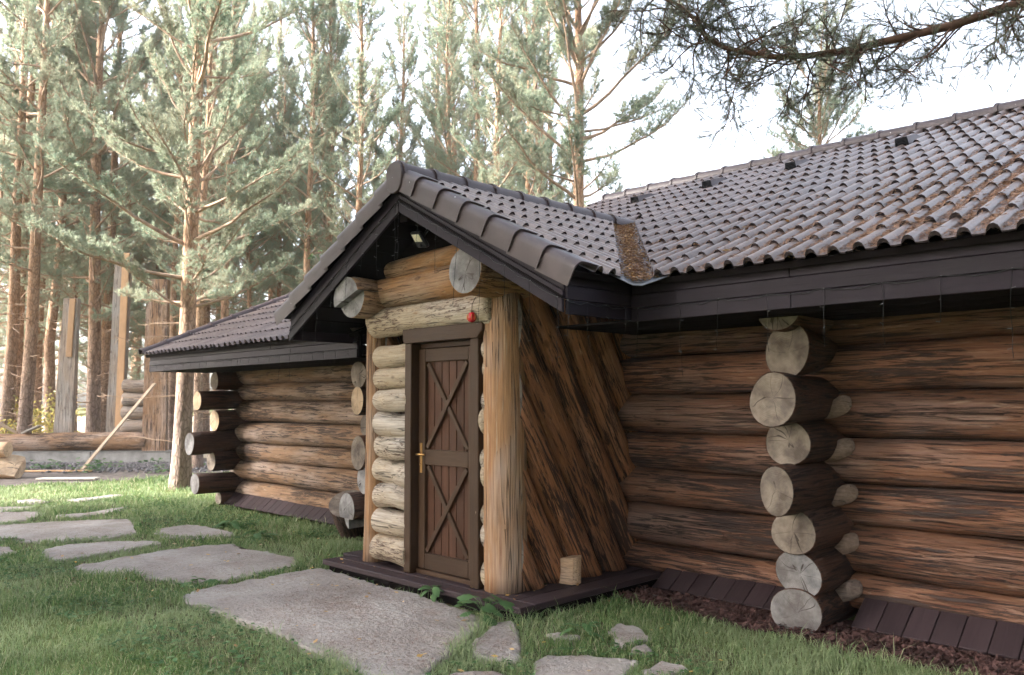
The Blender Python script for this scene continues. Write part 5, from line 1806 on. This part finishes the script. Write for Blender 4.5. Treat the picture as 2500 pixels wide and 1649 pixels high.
def hanging_branch(name, label, limb, r0, r1, nsec, seed, per=9, down=0.75, size=1.0, sub=7, span=(0.03, 1.0)):
    r = np.random.default_rng(seed)
    limb = np.array(limb)
    b_ = thing(name, label, 'branch', tuple(limb[0]), None)
    k = len(limb)
    V, P_ = tube(limb, np.linspace(r0, r1, k), 8)
    me = arr_mesh('limb', V, P_)
    smooth(me)
    add('limb', me, 'dark_twig', b_)
    tw, tp, td = [], [], []
    right = np.array([0.702, 0.712, 0])
    for q in range(nsec):
        s = span[0] + (span[1] - span[0]) * (q + r.uniform(0, 1)) / nsec
        f = s * (k - 1)
        i0 = min(k - 2, int(f))
        p = limb[i0] + (limb[i0 + 1] - limb[i0]) * (f - i0)
        ld = unit(limb[i0 + 1] - limb[i0])
        dn = -1 if r.uniform() < down else 0.8
        d = unit(ld * r.uniform(0.0, 0.8) + np.array([0, 0, dn * r.uniform(0.4, 1.1)]) + r.normal(size=3) * 0.45)
        L = size * r.uniform(0.35, 0.85) * (1.0 if dn < 0 else 0.6)
        m_ = int(L / 0.06) + 2
        pts = [p]
        for j in range(m_):
            d = unit(d + r.normal(size=3) * 0.2 + np.array([0, 0, 0.02]))
            pts.append(pts[-1] + d * L / m_)
        pts = np.array(pts)
        tw.append(tube(pts, np.linspace(0.0075, 0.0025, len(pts)), 4))
        for j in range(int(sub * L / 0.5) + 2):
            g = r.uniform(0.2, 1) * m_
            i1 = min(m_ - 1, int(g))
            b0 = pts[i1] + (pts[i1 + 1] - pts[i1]) * (g - i1)
            d2 = unit(r.normal(size=3) + unit(pts[i1 + 1] - pts[i1]) * 0.8)
            l2 = size * r.uniform(0.10, 0.30)
            pp = [b0]
            for z_ in range(4):
                d2 = unit(d2 + r.normal(size=3) * 0.22)
                pp.append(pp[-1] + d2 * l2 / 4)
            tw.append(tube(pp, [0.003, 0.0024, 0.002, 0.0016, 0.0012], 3))
            pp = np.array(pp)
            for h in (2, 3, 4):
                tp.append(pp[h])
                td.append(unit(pp[h] - pp[h - 1]))
            if r.uniform() < 0.75:
                for z_ in range(r.integers(1, 4)):
                    d3 = unit(d2 + r.normal(size=3) * 0.8)
                    l3 = r.uniform(0.04, 0.12)
                    c0 = pp[r.integers(1, 5)]
                    tw.append(tube([c0, c0 + d3 * l3], [0.0022, 0.0014], 3))
                    for h in (0.6, 1.0):
                        tp.append(c0 + d3 * l3 * h)
                        td.append(d3)
    V, P_ = join_arrays(tw)
    add('twigs', arr_mesh('twigs', V, P_), 'dark_twig', b_)
    NV, NF = needles(np.array(tp), np.array(td), r, per, (0.028, 0.055), 0.0024, (0.2, 0.85))
    add('needles', arr_mesh('needles', NV, [NF]), 'branch_needles', b_)
    return b_


hanging_branch('pine_branch', 'dark pine branch reaching in over the roof from the upper right', LIMB, 0.036, 0.008, 92, 21, 16, 0.64, 0.78, 10)

# ------------------------------------------------------------------ grass, weeds, litter
stone_polys = list(STONES.values())


def free_ground(x, y, grow=0.0):
    ok = np.ones(len(x), dtype=bool)
    for p in stone_polys:
        c = np.mean(p, axis=0)
        q = [(c[0] + (a - c[0]) * (1 - 0.03), c[1] + (b_ - c[1]) * (1 - 0.03)) for a, b_ in p]
        ok &= ~inpoly(x, y, q)
    ok &= ~inpoly(x, y, MULCH)
    ok &= ~((x > -6.66) & (x < -4.10) & (y > 4.10))
    ok &= ~((x > -11.9) & (y > 5.58))
    ok &= ~((x > -8.25) & (x < -6.6) & (y > 5.5))
    ok &= ~inpoly(x, y, YARD)
    ok &= (x > -24)
    ok &= ~((x > -4.12) & (y > 5.2))
    return ok


def grass_points(dens0, r_ref, rmin, rmax, pw, r):
    """polar sampling about the viewer with density falling with distance"""
    rs = np.linspace(rmin, rmax, 400)
    dn = dens0 * np.minimum(1, (r_ref / rs) ** pw) * rs
    cdf = np.cumsum(dn)
    tot = int(cdf[-1] * (rs[1] - rs[0]) * rad(100))
    rr = np.interp(r.uniform(0, cdf[-1], tot), cdf, rs)
    th = r.uniform(rad(92), rad(192), tot)
    return rr * np.cos(th), rr * np.sin(th), rr


def vnoise(x, y, s, seed):
    """cheap smooth value noise"""
    r = np.random.default_rng(seed)
    G = r.uniform(0, 1, (64, 64))
    fx, fy = x * s, y * s
    ix, iy = np.floor(fx).astype(int), np.floor(fy).astype(int)
    tx, ty = fx - ix, fy - iy
    tx, ty = tx * tx * (3 - 2 * tx), ty * ty * (3 - 2 * ty)
    g = lambda a, b_: G[a % 64, b_ % 64]
    return (g(ix, iy) * (1 - tx) + g(ix + 1, iy) * tx) * (1 - ty) + (g(ix, iy + 1) * (1 - tx) + g(ix + 1, iy + 1) * tx) * ty


def blades(x, y, h, wd, r, bend=0.6):
    n = len(x)
    a = r.uniform(0, 6.28, n)
    sx, sy = np.cos(a), np.sin(a)
    l = r.uniform(0, 6.28, n)
    b_ = r.uniform(0.1, 1, n) * bend
    lx, ly = np.cos(l) * b_ * h, np.sin(l) * b_ * h
    z0 = np.full(n, -0.003)
    w_ = wd / 2
    V = np.stack([np.column_stack([x - sx * w_, y - sy * w_, z0]), np.column_stack([x + sx * w_, y + sy * w_, z0]),
                  np.column_stack([x - sx * w_ * 0.8 + lx * 0.35, y - sy * w_ * 0.8 + ly * 0.35, h * 0.6]), np.column_stack([x + sx * w_ * 0.8 + lx * 0.35, y + sy * w_ * 0.8 + ly * 0.35, h * 0.6]),
                  np.column_stack([x + lx, y + ly, h * (1 - 0.25 * b_)])], 1).reshape(-1, 3)
    i = np.arange(n)[:, None] * 5
    return V, [i + np.array([[0, 1, 3, 2]]), i + np.array([[2, 3, 4]])]


x, y, rr = grass_points(6500, 4.5, 2.4, 18.5, 1.75, rng)
k = free_ground(x, y)
x, y, rr = x[k], y[k], rr[k]
pn = vnoise(x, y, 1.7, 5)
pn2 = vnoise(x, y, 5.0, 6)
keep = rng.uniform(0, 1, len(x)) < 0.35 + 0.9 * pn2
x, y, rr, pn, pn2 = x[keep], y[keep], rr[keep], pn[keep], pn2[keep]
near_wall = ((y > 4.5) & (x < -6.5)) | ((x > -4.2) & (y > 3.9))
h = (0.024 + 0.085 * pn ** 1.5 * rng.uniform(0.4, 1.5, len(x)) + 0.03 * pn2 * rng.uniform(0.3, 1.2, len(x))) * np.where(near_wall, 1.0, 1.0)
h *= np.where(rng.uniform(0, 1, len(x)) < 0.04, 1.8, 1.0)
wd = 0.0042 * np.maximum(1, rr / 5) ** 0.85
G = [blades(x, y, h, wd, rng, 1.35)]
# tufts hugging the stone edges
ex, ey = [], []
for p in stone_polys:
    p = np.array(p)
    for i in range(len(p)):
        a, b_ = p[i], p[(i + 1) % len(p)]
        L = np.linalg.norm(b_ - a)
        m_ = int(L * 420)
        t_ = rng.uniform(0, 1, m_)
        q = a + (b_ - a) * t_[:, None] + rng.normal(size=(m_, 2)) * 0.028
        ex.append(q[:, 0])
        ey.append(q[:, 1])
ex, ey = np.concatenate(ex), np.concatenate(ey)
k = (vnoise(ex, ey, 3.0, 9) > 0.33) & ~((ex > -6.66) & (ex < -4.10) & (ey > 4.06)) & (np.hypot(ex, ey) > 2.3)
inside = np.zeros(len(ex), dtype=bool)
for p in stone_polys:
    c = np.mean(p, axis=0)
    inside |= inpoly(ex, ey, [(c[0] + (a - c[0]) * 0.965, c[1] + (b_ - c[1]) * 0.965) for a, b_ in p])
k &= ~inside
ex, ey = ex[k], ey[k]
G.append(blades(ex, ey, rng.uniform(0.035, 0.085, len(ex)), 0.0042 * np.maximum(1, np.hypot(ex, ey) / 5) ** 0.85, rng, 0.9))
V, P_ = join_arrays(G)
gm = arr_mesh('grass', V, P_)
add('grass', gm, 'grass_blades', None, kind='stuff', label='uneven green grass growing round the flagstones', category='grass')
NBLADE = len(x) + len(ex)

# broad-leaved weeds between the blades
n = 22000
wx = rng.uniform(-14, -2.6, n)
wy = rng.uniform(1.9, 5.55, n)
k = free_ground(wx, wy) & (vnoise(wx, wy, 1.3, 15) + 0.25 * vnoise(wx, wy, 4, 16) > 0.62)
wx, wy = wx[k], wy[k]
V, P_ = leaves(np.column_stack([wx, wy, rng.uniform(0.015, 0.06, len(wx))]), rng, 0.036, 0.75)
add('weeds', arr_mesh('weeds', V, P_), 'broad_leaf', None, kind='stuff', label='low broad-leaved weeds mixed into the lawn', category='weeds')
# weeds on the gravel
pos = []
for q in range(26):
    c = np.array(site(rng.uniform(-7, 1.5), rng.uniform(-2.9, -0.2), 0.06))
    m_ = rng.integers(10, 50)
    pos.append(c + rng.normal(size=(m_, 3)) * [0.22, 0.22, 0.05])
V, P_ = leaves(np.concatenate(pos), rng, 0.12, 0.6)
add('weeds', arr_mesh('weeds', V, P_), 'broad_leaf', None, kind='stuff', label='scattered green weeds on the gravel by the foundation', category='weeds')


# leafy plants one can pick out: each leaf a part
def leaf_me(L, W_, lobes=5, curl=0.15):
    n = 12
    pts = []
    for i in range(n + 1):
        s = i / n
        wv = W_ * math.sin(math.pi * min(1, s * 0.92 + 0.06)) ** 0.8 * (1 + 0.16 * math.cos(s * lobes * 6.28))
        pts.append((s, wv))
    V, Q = [], []
    for s, wv in pts:
        z = curl * L * (s - s * s * 1.5)
        V += [(s * L, -wv, z - 0.25 * wv), (s * L, 0, z), (s * L, wv, z - 0.25 * wv)]
    for i in range(n):
        Q += [(3 * i, 3 * i + 3, 3 * i + 4, 3 * i + 1), (3 * i + 1, 3 * i + 4, 3 * i + 5, 3 * i + 2)]
    me = arr_mesh('leaf', V, [np.array(Q)])
    smooth(me)
    me.materials.append(MATS['broad_leaf'])
    return me


LEAF = [leaf_me(0.13, 0.05, 3), leaf_me(0.11, 0.045, 4), leaf_me(0.15, 0.03, 0, 0.4)]


def leafy(name, x, y, z0, label, n, spread, hgt, which, seed, group=None, sc=1.0):
    r = np.random.default_rng(seed)
    pl = thing(name, label, 'plant', (x, y, z0), group)
    stems = []
    for i in range(n):
        a = i * 2.4 + r.uniform(-0.4, 0.4)
        d = spread * math.sqrt((i + 0.5) / n) * r.uniform(0.75, 1.15)
        zz = z0 + hgt * (1 - 0.6 * (d / (spread + 1e-6)) ** 2) * r.uniform(0.7, 1.1)
        p = Vector((x + d * math.cos(a), y + d * math.sin(a), zz))
        stems.append(tube([(x, y, z0), (x + d * 0.5 * math.cos(a), y + d * 0.5 * math.sin(a), zz * 0.75 + z0 * 0.25), tuple(p)], [0.003, 0.0025, 0.002], 4))
        me = LEAF[which[i % len(which)]]
        mw = Matrix.Translation(p) @ Matrix.Rotation(a + r.uniform(-0.6, 0.6), 4, 'Z') @ Matrix.Rotation(r.uniform(-0.15, 0.45), 4, 'Y') @ Matrix.Rotation(r.uniform(-0.4, 0.4), 4, 'X') @ Matrix.Scale(sc * r.uniform(0.7, 1.2), 4)
        add('leaf', me, None, pl, mw)
    V, P_ = join_arrays(stems)
    add('stem', arr_mesh('stem', V, P_), 'broad_leaf', pl)


leafy('leafy_plant', -4.36, 4.02, 0.05, 'bushy dark green lobed plant at the front corner of the porch deck', 20, 0.19, 0.13, (0, 1), 31)
leafy('leafy_weed', -5.02, 4.10, 0.05, 'small grass-like weed growing from under the deck before the door', 9, 0.05, 0.10, (2,), 32, 'small weeds by the stones', 0.7)
leafy('leafy_weed', -9.7, 4.75, 0.0, 'leafy weed in the grass beyond the small pale flagstone', 14, 0.18, 0.10, (0, 2), 33, 'small weeds by the stones')
leafy('leafy_weed', -8.75, 4.55, 0.0, 'dandelion-leaved weed between the flagstones and the far wing', 12, 0.16, 0.10, (2, 0), 34, 'small weeds by the stones')
leafy('leafy_weed', -6.85, 3.05, 0.0, 'weed clump at the tip of the second large flagstone', 10, 0.12, 0.08, (1, 0), 35, 'small weeds by the stones', 0.8)
leafy('leafy_weed', -3.62, 4.2, 0.0, 'weed clump in the grass right of the porch deck', 10, 0.12, 0.10, (2, 1), 36, 'small weeds by the stones', 0.8)

# fallen leaves and brown needles on stones, deck and lawn
n = 260
lx = rng.uniform(-9, -2.5, n)
ly = rng.uniform(2.4, 5.4, n)
on = np.full(n, 0.03)
for kk, p in STONES.items():
    on[inpoly(lx, ly, p)] = STOP[kk] + 0.008
on[(lx > -6.6) & (lx < -4.15) & (ly > 4.12)] = 0.128
ok = ~((lx > -6.4) & (lx < -4.5) & (ly > 4.3)) & ~((lx < -6.6) & (ly > 5.4)) & (rng.uniform(0, 1, n) < 0.62)
V, P_ = leaves(np.column_stack([lx, ly, on])[ok], rng, 0.036, 0.7)
add('fallen_leaves', arr_mesh('fallen_leaves', V, P_), 'fallen_leaf', None, kind='stuff', label='yellow and brown fallen leaves scattered over stones and lawn', category='leaves')

pos = []
for kk, p in STONES.items():
    pa = np.array(p)
    lo, hi = pa.min(0), pa.max(0)
    m_ = int((hi - lo)[0] * (hi - lo)[1] * 2000)
    q = rng.uniform(lo, hi, (m_, 2))
    c = pa.mean(0)
    q = q[inpoly(q[:, 0], q[:, 1], [(c[0] + (a - c[0]) * 0.96, c[1] + (b_ - c[1]) * 0.96) for a, b_ in p])]
    q = q[vnoise(q[:, 0], q[:, 1], 2.6, 21) ** 1.6 + 0.25 * (np.hypot(q[:, 0] + 4.6, q[:, 1] - 3.6) < 1.0) > rng.uniform(0, 1, len(q))]
    pos.append(np.column_stack([q, np.full(len(q), STOP[kk] + 0.003)]))
q = np.column_stack([rng.uniform(-6.6, -4.15, 420), rng.uniform(4.14, 4.3, 420), np.full(420, 0.1205)])
pos.append(q)
pos = np.concatenate(pos)
a = rng.uniform(0, 6.28, len(pos))
dd = np.column_stack([np.cos(a), np.sin(a), rng.normal(size=len(pos)) * 0.05])
s_ = np.column_stack([-np.sin(a), np.cos(a), np.zeros(len(pos))]) * 0.0015
L = rng.uniform(0.02, 0.055, len(pos))[:, None]
V = np.stack([pos - s_, pos + s_, pos + dd * L], 1).reshape(-1, 3)
V[:, 2] = np.maximum(V[:, 2], np.repeat(pos[:, 2], 3) - 0.0015)
add('needle_litter', arr_mesh('needle_litter', V, [np.arange(len(V)).reshape(-1, 3)]), 'stone_needles', None, kind='stuff', label='brown pine needles strewn over flagstones and deck', category='needles')

# bark mulch along the wall
n = 11000
mx = rng.uniform(-4.25, 0.6, n)
my = rng.uniform(4.97, 5.62, n)
k = inpoly(mx, my, MULCH)
mx, my = mx[k], my[k]
m_ = len(mx)
pos = np.column_stack([mx, my, rng.uniform(0.012, 0.04, m_)])
d1 = unit(rng.normal(size=(m_, 3)) * [1, 1, 0.35])
d2 = unit(np.cross(d1, rng.normal(size=(m_, 3)) * [0.5, 0.5, 1]))
d3 = np.cross(d1, d2)
L1 = rng.uniform(0.008, 0.03, m_)[:, None]
L2 = rng.uniform(0.004, 0.012, m_)[:, None]
L3 = rng.uniform(0.001, 0.003, m_)[:, None]
V = np.stack([pos - d1 * L1 - d2 * L2 * 0.6, pos + d1 * L1 - d2 * L2, pos + d1 * L1 * 0.9 + d2 * L2, pos - d1 * L1 + d2 * L2 * 0.7, pos + d3 * L3 * 2], 1).reshape(-1, 3)
i = np.arange(m_)[:, None] * 5
F = np.concatenate([i + np.array([[0, 1, 4]]), i + np.array([[1, 2, 4]]), i + np.array([[2, 3, 4]]), i + np.array([[3, 0, 4]])])
add('mulch', arr_mesh('mulch', V, [F]), 'mulch_chip', None, kind='stuff', label='dark bark mulch along the foot of the cabin wall', category='mulch')

# needles on the roof, thickest low down at the right
n = 420000
rx = rng.uniform(-6.8, 1.0, n)
ry = rng.uniform(M_Y0 + 0.02, RIDGE_Y - 0.3, n)
wgt = np.clip(0.22 + 0.6 * np.exp(-((rx + 0.2) / 1.9) ** 2) * np.exp(-((ry - 5.0) / 1.3) ** 2) * 2.2 + 0.22 * np.exp(-((ry - 5.4) / 1.9) ** 2) * (rx > -4.5), 0, 1.4)
pn = vnoise(rx, ry, 2.2, 33) * 0.6 + vnoise(rx, ry, 7, 34) * 0.5
ph = ((MAIN_X1 - rx) / ROLL) % 1.0            # 0 and 1: pan, 0.5: roll
pan = np.abs(ph - 0.5) * 2
vis_ = (rx - P_X0) * vn.x + (ry - M_Y0) * vn.y > GAP + 0.02
k = vis_ & (rng.uniform(0, 1, n) < 1.3 * wgt * np.clip((pn - 0.22) * 2.4, 0, 1) * np.where(pan > 0.42, 1.0, 0.12 * wgt))
rx, ry, pan = rx[k], ry[k], pan[k]
m_ = len(rx)
fr = ((ry - M_Y0) / CO) % 1.0
hh = 0.011 * (1 - fr) + 0.004 + np.where(pan > 0.42, rng.uniform(0, 0.022, m_), 0.05)
nrm = np.array([0, -math.sin(ang), math.cos(ang)])
pos = np.column_stack([rx, ry, mz(ry)]) + hh[:, None] * nrm
e1 = np.array([1, 0, 0])
e2 = np.array([0, math.cos(ang), math.sin(ang)])
a = rng.uniform(0, 6.28, m_)
dd = np.cos(a)[:, None] * e1 * 0.8 + np.sin(a)[:, None] * e2 + rng.normal(size=m_)[:, None] * 0.22 * nrm
V, F = slivers(pos, dd, rng.uniform(0.025, 0.06, m_), np.full(m_, 0.0042), rng)
LIT = [(V, [F])]
# some on the porch slope too
n = 9000
px_ = rng.uniform(PX + 0.15, P_X0 - 0.05, n)
py_ = rng.uniform(PY0 + 0.25, 6.9, n)
ph = ((py_ - PY0 - 0.16) / ROLL) % 1.0
k = (np.abs(ph - 0.5) * 2 > 0.5) & (-((px_ - P_X0) * vn.x + (py_ - M_Y0) * vn.y) > GAP) & (vnoise(px_, py_, 4, 44) > 0.5) & (rng.uniform(0, 1, n) < 0.5)
px_, py_ = px_[k], py_[k]
np_ = np.array([math.sin(angp), 0, math.cos(angp)])
pos = np.column_stack([px_, py_, M_Z0 + P_S * (P_X0 - px_)]) + np_ * rng.uniform(0.008, 0.028, len(px_))[:, None]
dd = unit(rng.normal(size=(len(px_), 3)))
dd = unit(dd - (dd @ np_)[:, None] * np_ * 0.85)
V, F = slivers(pos, dd, rng.uniform(0.02, 0.05, len(px_)), np.full(len(px_), 0.0036), rng)
LIT.append((V, [F]))
V, P_ = join_arrays(LIT)
add('needle_litter', arr_mesh('needle_litter', V, P_), 'needle_litter', None, kind='stuff', label='brown pine needles caught between the tiles of the roof', category='needles')
NLIT = len(V) // 3
# leaves on the roof and the debris filling the valley
n = 5200
d = rng.uniform(-0.12, dmax - 0.05, n)
s_ = np.clip(rng.normal(size=n) * 0.065, -0.125, 0.135)
pos = np.array([vpt(a, b_) for a, b_ in zip(d, s_)])
pos[:, 2] += rng.uniform(0.0, 0.03, n) * (1 - np.abs(s_) / 0.2) + 0.004
V1 = leaves(pos[:3400], rng, 0.024, 0.6)
dd = unit(rng.normal(size=(1800, 3)) * [1, 1, 0.4])
V2, F2 = slivers(pos[3400:], dd, rng.uniform(0.02, 0.05, 1800), np.full(1800, 0.004), rng)
n2 = 150
rx, ry = rng.uniform(-5, 0.5, n2), M_Y0 + 0.1 + rng.exponential(1.4, n2)
k = (ry < 9) & ((rx - P_X0) * vn.x + (ry - M_Y0) * vn.y > GAP + 0.05)
V3 = leaves(np.column_stack([rx, ry, mz(ry) + 0.045])[k], rng, 0.042, 0.6)
V, P_ = join_arrays([V1, (V2, [F2]), V3])
add('leaf_debris', arr_mesh('leaf_debris', V, P_), 'valley_leaf', None, kind='stuff', label='brown leaves and needles filling the roof valley', category='leaves')

# ------------------------------------------------------------------ thin autumn haze in the air
mt = bpy.data.materials.new('haze')
mt.use_nodes = True
t = mt.node_tree
t.nodes.clear()
pv = t.nodes.new('ShaderNodeVolumePrincipled')
pv.inputs['Color'].default_value = (0.93, 0.94, 0.96, 1)
pv.inputs['Density'].default_value = 0.0007
pv.inputs['Anisotropy'].default_value = 0.2
ot = t.nodes.new('ShaderNodeOutputMaterial')
t.links.new(pv.outputs[0], ot.inputs['Volume'])
MATS['haze'] = mt
hz = box_mesh('haze', 90, 90, 21.0, 0, (-25, 20, 9.5))
add('haze', hz, 'haze', None, kind='stuff', label='thin pale haze hanging in the air', category='haze')
